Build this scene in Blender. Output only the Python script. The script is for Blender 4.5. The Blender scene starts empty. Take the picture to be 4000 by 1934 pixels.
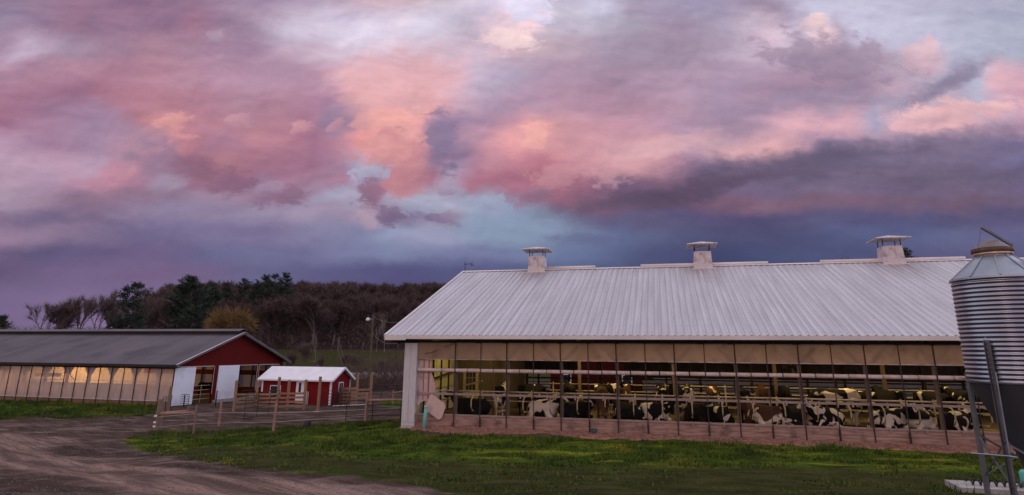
import bpy, bmesh, math, random
import numpy as np
from mathutils import Vector, Matrix
R = math.radians
random.seed(7); rng = np.random.default_rng(7)
S = bpy.context.scene
COL = S.collection

# ------------------------------------------------------------------ camera
FOC, CY, PITCH, ROLL, EZ = 2400.0, 750.0, math.atan(621/2400.0), R(0.43), 3.45
cd = bpy.data.cameras.new('camera'); cam = bpy.data.objects.new('camera', cd); COL.objects.link(cam)
cd.sensor_fit = 'HORIZONTAL'; cd.sensor_width = 36; cd.lens = 36*FOC/4000
cd.shift_y = -(967-CY)/4000.0
cd.clip_end = 3000; cd.clip_start = 0.1
CM = Matrix.Rotation(R(90)+PITCH, 4, 'X') @ Matrix.Rotation(ROLL, 4, 'Z')
cam.matrix_world = Matrix.Translation((0, 0, EZ)) @ CM
S.camera = cam
CM3 = np.array(CM.to_3x3())
def ray(x, y): return CM3 @ np.array([x-2000.0, -(y-CY), -FOC])
def proj(p):
    c = CM3.T @ (np.asarray(p, float)-np.array([0, 0, EZ]))
    return 2000+FOC*c[0]/-c[2], CY-FOC*c[1]/-c[2]

# ------------------------------------------------------------------ colour helpers
def s2l(c):
    r = []
    for v in c[:3]:
        v = v/255.0
        r.append(v/12.92 if v <= .04045 else ((v+.055)/1.055)**2.4)
    return (r[0], r[1], r[2], 1.0)

# ------------------------------------------------------------------ world: dusk clouds over a dim sky
W = bpy.data.worlds.new("World"); S.world = W; W.use_nodes = True
nt = W.node_tree; nt.nodes.clear()
def N(t, **kw):
    n = nt.nodes.new(t)
    for k, v in kw.items(): setattr(n, k, v)
    return n
def L(a, b): nt.links.new(a, b)
def M(op, a, b=None, c=None, clamp=False):
    n = N('ShaderNodeMath', operation=op, use_clamp=clamp)
    for i, v in enumerate((a, b, c)):
        if v is None: continue
        if isinstance(v, (int, float)): n.inputs[i].default_value = v
        else: L(v, n.inputs[i])
    return n.outputs[0]
def MR(v, a, b, c=0.0, d=1.0, kind='SMOOTHSTEP'):
    n = N('ShaderNodeMapRange', interpolation_type=kind)
    L(v, n.inputs[0])
    for i, q in enumerate((a, b, c, d)): n.inputs[i+1].default_value = q
    return n.outputs[0]
def MIX(f, a, b, mode='MIX'):
    n = N('ShaderNodeMix', data_type='RGBA', blend_type=mode)
    if isinstance(f, float): n.inputs[0].default_value = f
    else: L(f, n.inputs[0])
    for q, s in ((a, 6), (b, 7)):
        if isinstance(q, tuple): n.inputs[s].default_value = q
        else: L(q, n.inputs[s])
    return n.outputs[2]
geo = N('ShaderNodeTexCoord'); sep = N('ShaderNodeSeparateXYZ'); L(geo.outputs['Generated'], sep.inputs[0])
dx, dy, dz = sep.outputs
ysafe = M('MAXIMUM', dy, 0.25)
u0 = M('DIVIDE', dx, ysafe); v0 = M('DIVIDE', dz, ysafe)
def comb(a, b, c=0.0):
    n = N('ShaderNodeCombineXYZ')
    for i, v in enumerate((a, b, c)):
        if isinstance(v, (int, float)): n.inputs[i].default_value = v
        else: L(v, n.inputs[i])
    return n.outputs[0]
def noise(vec, scale, detail=6, rough=.55, dist=0.0):
    n = N('ShaderNodeTexNoise'); n.inputs['Scale'].default_value = scale; n.inputs['Detail'].default_value = detail
    n.inputs['Roughness'].default_value = rough; n.inputs['Distortion'].default_value = dist; L(vec, n.inputs['Vector']); return n
uv = comb(u0, M('MULTIPLY', v0, 1.7))                      # flatter towards the horizon
nA = noise(uv, 4.2, 7, .58, .3)
sA = N('ShaderNodeSeparateColor'); L(nA.outputs['Color'], sA.inputs[0])
nB = noise(uv, 17, 5, .6)
sB = N('ShaderNodeSeparateColor'); L(nB.outputs['Color'], sB.inputs[0])
hz = MR(v0, 0.02, 0.30, 0.25, 1.0)                          # calmer near the horizon
def warp(c, s, k): return M('MULTIPLY', M('ADD', M('MULTIPLY', M('SUBTRACT', s[0], .5), k), M('MULTIPLY', M('SUBTRACT', s[1], .5), c)), hz)
wu = warp(.034, (sA.outputs[0], sB.outputs[0]), .17)
wv = warp(.026, (sA.outputs[1], sB.outputs[1]), .10)
U = M('ADD', u0, wu); V = M('ADD', v0, wv)
def skc(c, k=.85):   # dusk colours, slightly muted
    m_ = .3*c[0]+.59*c[1]+.11*c[2]; return s2l([m_+(v-m_)*k for v in c])
rows = [
(0, "0 150 128 155|250 155 118 145|500 148 112 142|750 152 118 145|1000 165 140 168|1250 182 162 187|1500 205 175 190|1750 205 190 205|1880 228 215 238|2090 235 225 250|2160 200 190 210|2350 205 200 225|2500 165 150 175|2750 165 155 185|3000 160 140 165|3180 200 195 220|3500 195 190 215|4000 170 170 195"),
(100, "0 150 130 158|250 152 112 140|350 140 108 135|500 155 118 148|650 145 112 142|750 160 115 140|900 145 118 145|1000 165 140 165|1150 205 190 212|1400 228 215 238|1550 215 195 215|1700 212 205 225|1850 195 180 200|1930 235 205 220|2000 248 212 218|2080 235 200 215|2140 190 180 200|2300 195 185 205|2450 175 165 185|2650 165 145 170|2850 175 165 190|3000 225 198 215|3080 195 180 205|3190 240 205 210|3250 180 165 190|3320 205 200 225|3600 192 190 215|4000 172 175 198"),
(200, "0 178 145 170|90 195 172 198|250 160 138 162|400 158 125 150|600 172 130 150|850 170 135 160|1000 165 130 160|1200 185 155 178|1400 215 195 215|1550 225 210 230|1700 215 190 208|1900 205 180 200|2000 205 170 185|2150 195 170 185|2350 175 155 178|2500 170 150 172|2700 160 135 160|2900 190 170 192|3000 190 165 188|3200 165 140 165|3400 170 150 172|3500 185 165 185|3600 222 182 196|3680 185 185 208|4000 172 175 198"),
(300, "0 172 130 155|200 178 135 158|400 175 125 148|600 178 128 148|850 182 140 165|1000 180 140 165|1250 185 145 170|1400 225 180 195|1550 230 175 185|1700 228 180 195|1850 195 175 200|2000 180 165 190|2150 175 145 170|2400 165 138 162|2700 178 148 172|2900 172 148 175|3050 172 140 165|3300 168 138 162|3500 190 160 182|3650 180 170 195|3720 150 135 165|3830 178 180 205|3930 218 170 185|4000 212 165 182"),
(390, "0 165 118 142|250 160 112 140|400 170 115 138|600 180 125 142|800 178 125 145|950 180 135 155|1100 180 130 150|1300 172 128 158|1380 225 165 175|1550 225 165 168|1700 230 165 172|1800 200 165 185|1950 178 148 175|2200 182 142 165|2500 180 140 162|2700 180 145 168|2850 165 142 170|3000 172 140 168|3200 160 135 162|3400 165 145 170|3500 172 160 185|3650 205 175 190|3850 185 180 205|4000 210 160 180"),
(480, "0 162 112 138|250 162 125 155|400 165 130 160|550 185 125 142|650 226 152 152|720 190 128 145|900 182 130 148|1050 182 128 145|1250 170 120 145|1350 138 116 155|1440 232 160 160|1550 246 170 164|1650 234 162 168|1710 150 125 158|1900 175 140 168|2010 205 150 165|2080 252 175 170|2200 205 148 158|2450 195 145 165|2700 178 145 172|2850 165 138 162|3000 180 145 170|3100 225 172 185|3300 215 165 180|3420 165 160 190|3540 228 176 185|3750 238 182 188|3850 200 160 180|4000 180 140 168"),
(560, "0 185 148 175|200 165 125 155|400 165 130 160|510 200 135 145|650 205 135 145|750 178 120 138|850 165 118 145|1000 190 130 145|1250 165 112 140|1360 190 135 155|1450 232 152 152|1600 220 145 150|1680 205 142 155|1720 138 116 150|1860 190 145 168|2000 240 165 168|2200 210 150 160|2400 212 158 172|2600 215 160 170|2700 180 145 170|2850 205 160 172|3000 228 172 178|3110 205 158 172|3180 138 120 155|3400 165 135 160|3550 160 135 162|3700 175 145 170|3850 135 120 155|4000 120 108 150"),
(640, "0 188 155 178|250 185 150 175|390 182 152 178|440 198 138 158|540 208 140 150|590 142 98 122|750 155 105 128|850 175 120 135|1000 165 112 135|1200 160 112 138|1340 170 130 158|1400 165 155 182|1470 170 160 188|1510 180 125 145|1600 200 130 142|1680 138 116 150|1800 155 125 155|1900 195 135 152|2100 188 118 136|2300 205 145 158|2500 205 150 162|2650 180 130 152|2780 128 103 138|3000 120 102 135|3200 120 105 140|3500 145 120 148|3700 130 112 145|4000 115 105 148"),
(710, "0 180 148 172|200 170 140 168|380 190 135 158|500 188 130 152|600 165 118 145|680 160 145 172|780 150 105 130|900 145 100 128|1000 160 125 155|1100 165 120 145|1250 160 120 148|1340 165 120 148|1395 170 160 188|1440 165 108 132|1550 178 115 133|1690 168 115 138|1780 170 150 178|1880 172 110 133|2100 165 103 126|2250 160 105 128|2400 112 83 116|2600 140 98 125|2800 120 98 132|3000 115 98 132|3200 125 105 138|3500 125 105 140|3700 130 108 138|4000 115 100 140"),
(780, "0 170 145 172|150 160 130 158|300 140 110 140|450 155 118 145|600 145 112 142|750 140 115 145|850 155 130 158|1000 150 115 145|1150 155 118 148|1250 165 160 190|1400 170 160 188|1450 145 112 140|1530 165 160 190|1650 168 168 195|1750 165 162 190|1850 155 162 190|2000 150 125 155|2150 150 98 124|2300 130 90 118|2450 106 80 110|2700 115 84 113|2850 122 88 115|3000 130 95 120|3200 124 92 118|3400 122 92 120|3600 110 88 118|3800 116 90 118|4000 110 92 125"),
(850, "0 135 110 142|200 115 100 138|350 130 105 138|450 135 112 145|550 150 125 158|700 140 125 160|850 140 122 158|1000 150 135 168|1150 160 140 172|1300 160 140 170|1450 168 140 168|1550 120 100 138|1650 140 130 165|1750 145 120 150|1850 142 158 188|2000 134 153 184|2200 115 117 152|2350 95 87 127|2550 92 85 125|2750 88 80 124|3000 76 71 114|3200 90 85 128|3500 85 82 128|3700 85 80 122|4000 90 82 125"),
(920, "0 155 125 158|200 145 118 150|350 130 110 145|500 115 102 145|700 118 108 150|900 125 112 155|1050 120 108 150|1200 135 128 165|1350 130 128 168|1500 140 148 185|1650 150 150 185|1750 150 150 185|1900 132 148 182|2050 128 145 177|2250 114 126 162|2400 95 105 150|2600 85 88 130|2800 75 75 118|3000 75 75 118|3300 80 85 130|3500 85 92 140|3700 95 98 142|4000 95 92 138"),
(1000, "0 108 88 128|200 95 85 128|400 105 90 132|600 112 95 140|800 100 95 140|1000 112 110 155|1200 110 105 150|1350 120 122 165|1500 125 132 172|1700 120 125 168|1900 115 120 165|2100 110 125 165|2300 95 110 155|2500 75 80 125|2800 60 65 110|3100 72 80 125|3400 75 78 125|3700 88 85 130|4000 85 82 128"),
(1070, "0 100 82 122|300 115 95 138|600 115 92 135|800 115 95 138|1000 100 98 142|1300 88 85 132|1600 82 80 130|1900 85 88 135|2200 85 95 140|2500 65 72 118|2900 52 58 102|3300 65 75 122|4000 75 75 118"),
(1190, "0 120 100 143|400 127 107 150|600 127 110 154|900 115 108 150|1300 78 75 122|1600 75 72 120|2500 62 67 112|4000 68 70 114"),
]
ULO, UHI = -1.15, 1.15
uf = M('DIVIDE', M('SUBTRACT', U, ULO), UHI-ULO, clamp=True)
prev = None; vprev = None
for y, txt in reversed(rows):
    rp = N('ShaderNodeValToRGB'); cr = rp.color_ramp; cr.interpolation = 'EASE' if False else 'LINEAR'
    pts = []
    for t in txt.split('|'):
        x, r_, g_, b_ = map(float, t.split())
        d = ray(x, y); pts.append((min(1, max(0, (d[0]/d[1]-ULO)/(UHI-ULO))), skc((r_, g_, b_), .94 if y < 720 else .85)))
    while len(cr.elements) < len(pts): cr.elements.new(.5)
    for i, (p, c) in enumerate(pts): cr.elements[i].position = p; cr.elements[i].color = c
    L(uf, rp.inputs[0])
    d = ray(2000, y); vy = d[2]/d[1]
    # the rows bend with the lens: correct v by the lateral offset so a row stays a row
    if prev is None: prev = rp.outputs[0]
    else: prev = MIX(MR(V, vprev, vy, 0, 1, 'SMOOTHSTEP'), prev, rp.outputs[0])
    vprev = vy
base = prev
# billows: rounded heads with crisp crumbly edges, set on the broad colours
nC = noise(uv, 9, 8, .62, .2); sC = N('ShaderNodeSeparateColor'); L(nC.outputs['Color'], sC.inputs[0])
Ub = M('ADD', u0, M('MULTIPLY', M('SUBTRACT', sC.outputs[0], .5), .09)); Vb = M('ADD', v0, M('MULTIPLY', M('SUBTRACT', sC.outputs[1], .5), .07))
nE1 = noise(uv, 21, 10, .68, .4); vor = N('ShaderNodeTexVoronoi', feature='SMOOTH_F1'); vor.inputs['Scale'].default_value = 26; vor.inputs['Smoothness'].default_value = .6; vor.inputs['Detail'].default_value = 3
L(N2 := comb(M('ADD', u0, M('MULTIPLY', M('SUBTRACT', sC.outputs[1], .5), .06)), M('ADD', M('MULTIPLY', v0, 1.3), M('MULTIPLY', M('SUBTRACT', sC.outputs[0], .5), .06))), vor.inputs['Vector'])
edge = M('ADD', M('MULTIPLY', M('SUBTRACT', nE1.outputs['Fac'], .5), 3.0), M('MULTIPLY', M('SUBTRACT', vor.outputs['Distance'], .45), .55))
edge2 = M('MULTIPLY', edge, .38)
puffs = [  # x, y, half width, half height, tilt, edge softness, colour, opacity
(1480, 110, 240, 55, 0, .5, (226, 212, 236), .45), (1990, 150, 120, 55, 0, .35, (250, 214, 216), .9), (2060, 30, 90, 70, 0, .3, (234, 225, 250), .9),
(2660, 160, 230, 80, 10, .7, (160, 138, 165), .6),
(3250, 230, 270, 100, -10, .4, (165, 140, 166), .75), (3600, 215, 90, 60, 0, .4, (222, 182, 195), .85), (3700, 320, 200, 28, 27, .6, (140, 126, 158), .8),
(3200, 370, 330, 30, 14, .7, (155, 134, 163), .6), (3200, 90, 50, 32, 0, .4, (246, 208, 210), .8), 
(3740, 440, 230, 55, 5, .35, (242, 184, 188), .85), (3530, 500, 50, 45, 0, .3, (236, 180, 190), .7), (3600, 560, 420, 34, 8, .6, (140, 122, 155), .6),
(1560, 300, 230, 100, 0, .5, (232, 170, 178), .75), (1420, 400, 90, 50, -30, .3, (226, 164, 170), .8), (1560, 500, 130, 95, 20, .35, (247, 168, 162), .8),
(1540, 640, 130, 130, 0, .4, (205, 134, 144), .8), (1330, 470, 70, 60, 0, .7, (150, 124, 156), .6), (1725, 560, 62, 110, 0, .35, (142, 120, 155), .85),
(2070, 525, 65, 55, 0, .25, (252, 174, 166), .9),
(640, 500, 80, 48, 35, .3, (232, 156, 152), .9), (715, 528, 60, 20, 0, .35, (218, 145, 148), .75), (580, 560, 60, 50, 30, .35, (218, 145, 150), .75), (560, 560, 110, 60, 30, .4, (205, 138, 148), .7),
(730, 640, 220, 55, -12, .45, (145, 98, 122), .75), (900, 710, 120, 35, 0, .4, (142, 98, 126), .7), (680, 705, 60, 20, 0, .49, (158, 142, 168), .55),
(930, 475, 45, 28, 0, .3, (204, 145, 160), .8), (1160, 510, 38, 30, 40, .3, (206, 142, 154), .8),
(1320, 490, 40, 18, 35, .3, (200, 140, 158), .7), (840, 155, 42, 35, 0, .4, (176, 148, 172), .7),
(1430, 675, 75, 40, 10, .2, (172, 166, 194), .95), (1440, 745, 70, 55, -30, .3, (148, 105, 134), .8),
(1530, 820, 50, 45, 0, .3, (122, 100, 136), .75), (1690, 800, 90, 35, 0, .25, (166, 166, 194), .85), (1720, 855, 70, 18, 0, .3, (130, 108, 145), .8),
(1900, 810, 110, 40, 0, .3, (154, 162, 192), .8), (1440, 850, 60, 35, -20, .3, (178, 150, 172), .7), 
(1090, 770, 90, 45, 0, .35, (142, 104, 134), .75), (1040, 730, 45, 30, 0, .3, (165, 135, 165), .7), (1740, 730, 60, 28, 0, .3, (164, 142, 172), .8),
(1990, 880, 200, 60, 0, .6, (134, 152, 184), .6), (2100, 770, 60, 30, 20, .3, (150, 108, 134), .7), (2300, 920, 120, 35, 0, .5, (96, 100, 146), .6),
(330, 860, 160, 16, -8, .7, (118, 98, 136), .6),
(470, 560, 230, 90, -22, .6, (165, 134, 166), .6), 



(3200, 640, 640, 55, 7, .7, (104, 90, 120), .85), (3700, 690, 560, 60, 3, .8, (102, 90, 118), .7), (2640, 745, 420, 34, 11, .6, (96, 76, 104), .85), 
(3700, 600, 380, 26, 6, .5, (122, 108, 142), .6), 
(2450, 640, 160, 60, 15, .4, (218, 158, 168), .6), (2180, 680, 120, 60, 20, .35, (206, 140, 152), .6), (2620, 560, 190, 40, 10, .5, (224, 170, 178), .6), (1640, 380, 60, 60, 0, .35, (230, 168, 172), .7),
(1420, 500, 40, 40, 0, .3, (226, 158, 160), .7), (1500, 590, 90, 40, 0, .35, (228, 152, 152), .7)]
cur = base
for (x, y, hw, hh, ang, soft, c, op) in puffs:
    d = ray(x, y); cu, cv = d[0]/d[1], d[2]/d[1]
    d2 = ray(x+10, y); sx = abs(d2[0]/d2[1]-cu)/10; d3 = ray(x, y-10); sy = abs(d3[2]/d3[1]-cv)/10
    g = N('ShaderNodeMapping', vector_type='TEXTURE')
    L(comb(Ub, Vb), g.inputs['Vector'])
    g.inputs['Location'].default_value = (cu, cv, 0); g.inputs['Rotation'].default_value = (0, 0, R(ang)); g.inputs['Scale'].default_value = (hw*sx*1.15, hh*sy*1.15, 1)
    ln = N('ShaderNodeVectorMath', operation='LENGTH'); L(g.outputs[0], ln.inputs[0])
    ds = M('ADD', ln.outputs['Value'], edge if soft < .5 else edge2)
    cl = skc(c); sg = N('ShaderNodeSeparateXYZ'); L(g.outputs[0], sg.inputs[0])
    tone = MIX(MR(sg.outputs[1], -1.1, .7, 0, 1), (cl[0]*.80, cl[1]*.80, cl[2]*.86, 1), (min(1, cl[0]*1.03), min(1, cl[1]*1.03), min(1, cl[2]*1.03), 1)) if soft < .45 else cl
    cur = MIX(MR(ds, 1.08+soft*.75, 1.0-soft*.9, 0, min(1, op*1.08)), cur, tone)
# fine shading inside the clouds: soft fibres and lumps, brighter on the upper left
nD = noise(uv, 8.5, 7, .56, .25); nE = noise(comb(M('MULTIPLY', u0, 1.0), M('MULTIPLY', v0, 5.0)), 6, 6, .6, .6)
lum = M('ADD', M('MULTIPLY', M('SUBTRACT', nD.outputs['Fac'], .5), .42), M('MULTIPLY', M('SUBTRACT', nE.outputs['Fac'], .5), .30))
uvs = comb(M('SUBTRACT', u0, .006), M('ADD', M('MULTIPLY', v0, 1.7), .016)); nF = noise(uvs, 8.5, 7, .56, .25)
lum = M('ADD', lum, M('MULTIPLY', M('SUBTRACT', nD.outputs['Fac'], nF.outputs['Fac']), .62))
lum = M('ADD', 1.0, M('MULTIPLY', lum, hz))
front = MIX(1.0, cur, comb(lum, lum, M('ADD', 1.0, M('MULTIPLY', M('SUBTRACT', lum, 1.0), .8))), 'MULTIPLY')
# overhead and behind the camera the sky is clearer, brighter and pink
over = MIX(MR(dy, -.7, .5), (0.86, 0.62, 0.62, 1), (0.86, 0.86, 1.02, 1))
over = MIX(M('MULTIPLY', MR(dx, .1, .9), .85), over, (1.45, 1.52, 1.95, 1))
over = MIX(M('MULTIPLY', MR(dz, .35, .95), .7), over, (0.92, 0.95, 1.08, 1))
over = MIX(M('MULTIPLY', MR(noise(uv, 2.0, 5).outputs['Fac'], .4, .65), .35), over, (0.58, 0.46, 0.54, 1))
sidem = M('MULTIPLY', MR(dy, .30, .52), MR(v0, 0.98, 0.74))
skyc = MIX(sidem, over, front)
nis = N('ShaderNodeTexSky', sky_type='NISHITA', sun_disc=False, sun_elevation=R(2), sun_rotation=R(215), air_density=1, dust_density=1.5)
addn = MIX(1.0, skyc, MIX(1.0, nis.outputs[0], (.004, .004, .004, 1), 'MULTIPLY'), 'ADD')
bg = N('ShaderNodeBackground'); L(addn, bg.inputs[0]); bg.inputs[1].default_value = 1.0
wo = N('ShaderNodeOutputWorld'); L(bg.outputs[0], wo.inputs[0])
W.cycles.sampling_method = 'MANUAL'; W.cycles.sample_map_resolution = 512

sl = bpy.data.lights.new('sun', 'SUN'); sl.energy = 0.30; sl.angle = R(20); sl.color = (1.0, .72, .64)
so = bpy.data.objects.new('sun', sl); COL.objects.link(so)
so.rotation_euler = (R(78), 0, R(-30)); so.location = (-20, -20, 30)
S.view_settings.view_transform = 'Standard'; S.view_settings.look = 'None'; S.view_settings.exposure = 0; S.view_settings.gamma = 1

# ------------------------------------------------------------------ materials
def newmat(name):
    m = bpy.data.materials.new(name); m.use_nodes = True; return m, m.node_tree
def mat(name, c1, c2=None, rough=.8, metal=0, scale=3.0, bump=0.0, stretch=(1, 1, 1), c3=None, s3=1.0, bscale=None, spec=.3, detail=6, lo=.35, hi=.65, trans=0.0, tl=0.0, coord='Object'):
    m, t = newmat(name); n = t.nodes; l = t.links; b = n['Principled BSDF']
    b.inputs['Roughness'].default_value = rough; b.inputs['Metallic'].default_value = metal
    b.inputs['Specular IOR Level'].default_value = spec
    tc = n.new('ShaderNodeTexCoord'); mp = n.new('ShaderNodeMapping'); l.new(tc.outputs[coord], mp.inputs[0]); mp.inputs['Scale'].default_value = stretch
    nz = n.new('ShaderNodeTexNoise'); nz.inputs['Scale'].default_value = scale; nz.inputs['Detail'].default_value = detail; l.new(mp.outputs[0], nz.inputs['Vector'])
    mr = n.new('ShaderNodeMapRange'); mr.inputs[1].default_value = lo; mr.inputs[2].default_value = hi; l.new(nz.outputs['Fac'], mr.inputs[0])
    mx = n.new('ShaderNodeMix'); mx.data_type = 'RGBA'; l.new(mr.outputs[0], mx.inputs[0])
    mx.inputs[6].default_value = tuple(c1)+(1,); mx.inputs[7].default_value = tuple(c2 or [v*.7 for v in c1])+(1,)
    out = mx.outputs[2]
    if c3:
        n3 = n.new('ShaderNodeTexNoise'); n3.inputs['Scale'].default_value = s3; n3.inputs['Detail'].default_value = 8; l.new(tc.outputs[coord], n3.inputs['Vector'])
        r3 = n.new('ShaderNodeMapRange'); r3.inputs[1].default_value = .52; r3.inputs[2].default_value = .72; l.new(n3.outputs['Fac'], r3.inputs[0])
        m3 = n.new('ShaderNodeMix'); m3.data_type = 'RGBA'; l.new(r3.outputs[0], m3.inputs[0]); l.new(out, m3.inputs[6]); m3.inputs[7].default_value = tuple(c3)+(1,); out = m3.outputs[2]
    l.new(out, b.inputs['Base Color'])
    if bump:
        bn = n.new('ShaderNodeBump'); bn.inputs['Strength'].default_value = 1; bn.inputs['Distance'].default_value = bump
        nb = nz
        if bscale:
            nb = n.new('ShaderNodeTexNoise'); nb.inputs['Scale'].default_value = bscale; nb.inputs['Detail'].default_value = 6; l.new(mp.outputs[0], nb.inputs['Vector'])
        l.new(nb.outputs['Fac'], bn.inputs['Height']); l.new(bn.outputs[0], b.inputs['Normal'])
    if tl or trans:
        o = n['Material Output']; sh = b.outputs[0]
        if tl:
            tn = n.new('ShaderNodeBsdfTranslucent'); l.new(out, tn.inputs[0]); ms = n.new('ShaderNodeMixShader'); ms.inputs[0].default_value = tl
            l.new(sh, ms.inputs[1]); l.new(tn.outputs[0], ms.inputs[2]); sh = ms.outputs[0]
        if trans:
            tr = n.new('ShaderNodeBsdfTransparent'); ms = n.new('ShaderNodeMixShader'); ms.inputs[0].default_value = trans
            l.new(sh, ms.inputs[1]); l.new(tr.outputs[0], ms.inputs[2]); sh = ms.outputs[0]
        l.new(sh, o.inputs[0])
    return m
X = {}
X['roof_white'] = mat('pale_metal_roof', (.60, .58, .64), (.50, .48, .53), .45, 0, 1.2, 0, (1, .06, .06), c3=(.40, .38, .41), s3=.5, spec=.5)
X['roof_grime'] = mat('grimy_pale_roof', (.60, .58, .64), (.50, .48, .53), .45, 0, 1.2, 0)
X['trim'] = mat('pale_trim', (.62, .56, .56), (.55, .49, .49), .6, 0, .8)
X['seam'] = mat('roof_seam', (.22, .21, .23), (.30, .28, .30), .7)
X['white_board'] = mat('grey_white_board', (.50, .49, .52), (.42, .41, .43), .75, 0, 3, .01, (8, 8, .6))
X['dark_wood'] = mat('dark_wood', (.045, .03, .028), (.028, .02, .018), .85, 0, 6, .01, (6, 6, .5))
X['post_wood'] = mat('weathered_post', (.115, .075, .06), (.075, .05, .04), .85, 0, 6, .01, (6, 6, .5))
X['soffit'] = mat('soffit', (.03, .022, .022), (.02, .016, .016), .9)
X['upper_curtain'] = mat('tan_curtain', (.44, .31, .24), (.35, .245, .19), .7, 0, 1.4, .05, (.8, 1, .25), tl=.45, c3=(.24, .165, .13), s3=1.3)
X['roll'] = mat('curtain_roll', (.58, .45, .44), (.46, .35, .34), .6, 0, 5, .01)
X['rail'] = mat('rail_wood', (.30, .22, .20), (.22, .16, .15), .8, 0, 6, .01, (.6, 6, 6))
X['plank'] = mat('pinkish_plank', (.36, .225, .185), (.20, .12, .10), .85, 0, 3, .02, (.5, 3, 4), c3=(.11, .07, .065), s3=1.6)
X['pipe'] = mat('galvanised_pipe', (.50, .42, .27), (.34, .28, .19), .5, .3, 5)
X['floor'] = mat('bedding_floor', (.055, .038, .022), (.03, .022, .014), .95, 0, 3, .05, c3=(.17, .11, .05), s3=2)
X['yellow_panel'] = mat('yellow_panel', (.50, .46, .25), (.36, .33, .19), .5, 0, 2)
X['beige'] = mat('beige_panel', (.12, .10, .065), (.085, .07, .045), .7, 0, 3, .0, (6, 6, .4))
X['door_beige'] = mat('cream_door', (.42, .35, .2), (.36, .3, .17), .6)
X['glass'] = mat('dark_glass', (.03, .033, .045), (.02, .02, .03), .12, 0, 2, spec=.6)
X['chip'] = mat('wood_chip', (.28, .13, .095), (.16, .075, .058), .95, 0, 4, .05, c3=(.36, .22, .17), s3=9)
X['aqua'] = mat('aqua_plastic', (.12, .42, .38), (.10, .34, .31), .45, 0, 5)
X['white'] = mat('white_paint', (.72, .72, .78), (.64, .64, .70), .5, 0, 1.5)
X['white_stained'] = mat('white_door', (.70, .70, .78), (.64, .64, .72), .55, 0, .8, c3=(.52, .52, .60), s3=.7)
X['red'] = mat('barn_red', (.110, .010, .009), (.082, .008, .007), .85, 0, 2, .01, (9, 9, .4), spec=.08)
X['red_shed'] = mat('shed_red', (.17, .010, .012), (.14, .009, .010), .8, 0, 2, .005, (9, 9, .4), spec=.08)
X['grey_roof'] = mat('weathered_grey_roof', (.105, .088, .105), (.07, .058, .07), .5, .2, .8, 0, (1, .15, .15), c3=(.05, .042, .052), s3=.35, spec=.25)
X['clear_curtain'] = mat('clear_curtain', (.78, .62, .58), (.64, .50, .47), .6, 0, 2.2, .06, (1.2, 1, .35), tl=.22, trans=.38, lo=.3, hi=.7)
X['far_curtain'] = mat('far_curtain', (.55, .52, .52), (.48, .45, .45), .7, 0, 1, tl=.5)
X['sill'] = mat('brown_sill', (.20, .11, .07), (.14, .08, .05), .9, 0, 3, .02)
X['lumber'] = mat('new_lumber', (.29, .175, .11), (.20, .12, .08), .8, 0, 5, .005, (5, 5, .6))
X['old_post'] = mat('old_fence_post', (.22, .145, .115), (.13, .09, .075), .9, 0, 8, .01, (5, 5, .8))
X['old_rail'] = mat('peeled_rail', (.32, .19, .15), (.22, .13, .10), .85, 0, 5)
X['black_pipe'] = mat('black_pipe', (.015, .014, .016), (.03, .025, .025), .5, .2, 8)
X['wire'] = mat('pale_wire', (.40, .36, .36), (.3, .27, .27), .6)
X['galv'] = mat('galvanised_steel', (.33, .35, .41), (.26, .28, .33), .42, .75, 1.5, 0, c3=(.20, .21, .25), s3=1.2, spec=.5)
X['silo'] = mat('corrugated_silo_steel', (.32, .32, .38), (.23, .23, .29), .24, .92, 1.5, 0, (1, 1, .3), spec=.5)
X['hopper'] = mat('dark_hopper', (.055, .058, .072), (.045, .048, .06), .55, .2, 1)
X['leg'] = mat('silo_leg', (.14, .14, .155), (.10, .10, .11), .5, .5, 4)
X['rust'] = mat('rust_band', (.16, .09, .07), (.09, .055, .045), .8, .2, 8)
X['concrete'] = mat('concrete', (.36, .33, .32), (.26, .24, .23), .9, 0, 4, .01)
X['bark'] = mat('bare_bark', (.13, .088, .085), (.085, .058, .058), .95, 0, .4)
X['bark_far'] = mat('hillside_bark', (.088, .055, .052), (.046, .031, .032), .95, 0, .12, c3=(.115, .068, .058), s3=.15)
X['pine'] = mat('pine_needles', (.030, .046, .030), (.018, .028, .020), .9, 0, 1.2)
X['willow'] = mat('golden_twigs', (.21, .125, .045), (.13, .08, .035), .9, 0, .8)
X['litter'] = mat('pale_plastic', (.55, .52, .54), (.35, .32, .34), .6, 0, 3)
X['stain_wood'] = mat('stained_white_board', (.50, .37, .36), (.40, .28, .27), .8, 0, 2.5, .02, (3, 3, .5), c3=(.22, .07, .05), s3=1.7)
X['brush'] = mat('brush_twigs', (.12, .075, .065), (.075, .05, .047), .95, 0, .5)
X['black'] = mat('black_plastic', (.012, .012, .014), (.02, .02, .022), .5)

def lampmat(name, col, st):
    m, t = newmat(name); b = t.nodes['Principled BSDF']; b.inputs['Emission Color'].default_value = col+(1,); b.inputs['Emission Strength'].default_value = st
    b.inputs['Base Color'].default_value = (.8, .8, .7, 1); return m
X['lamp_yellow'] = lampmat('lit_tube', (1, .83, .42), 6)
X['lamp_orange'] = lampmat('lit_sodium_bulb', (1, .5, .15), 20)

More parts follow.
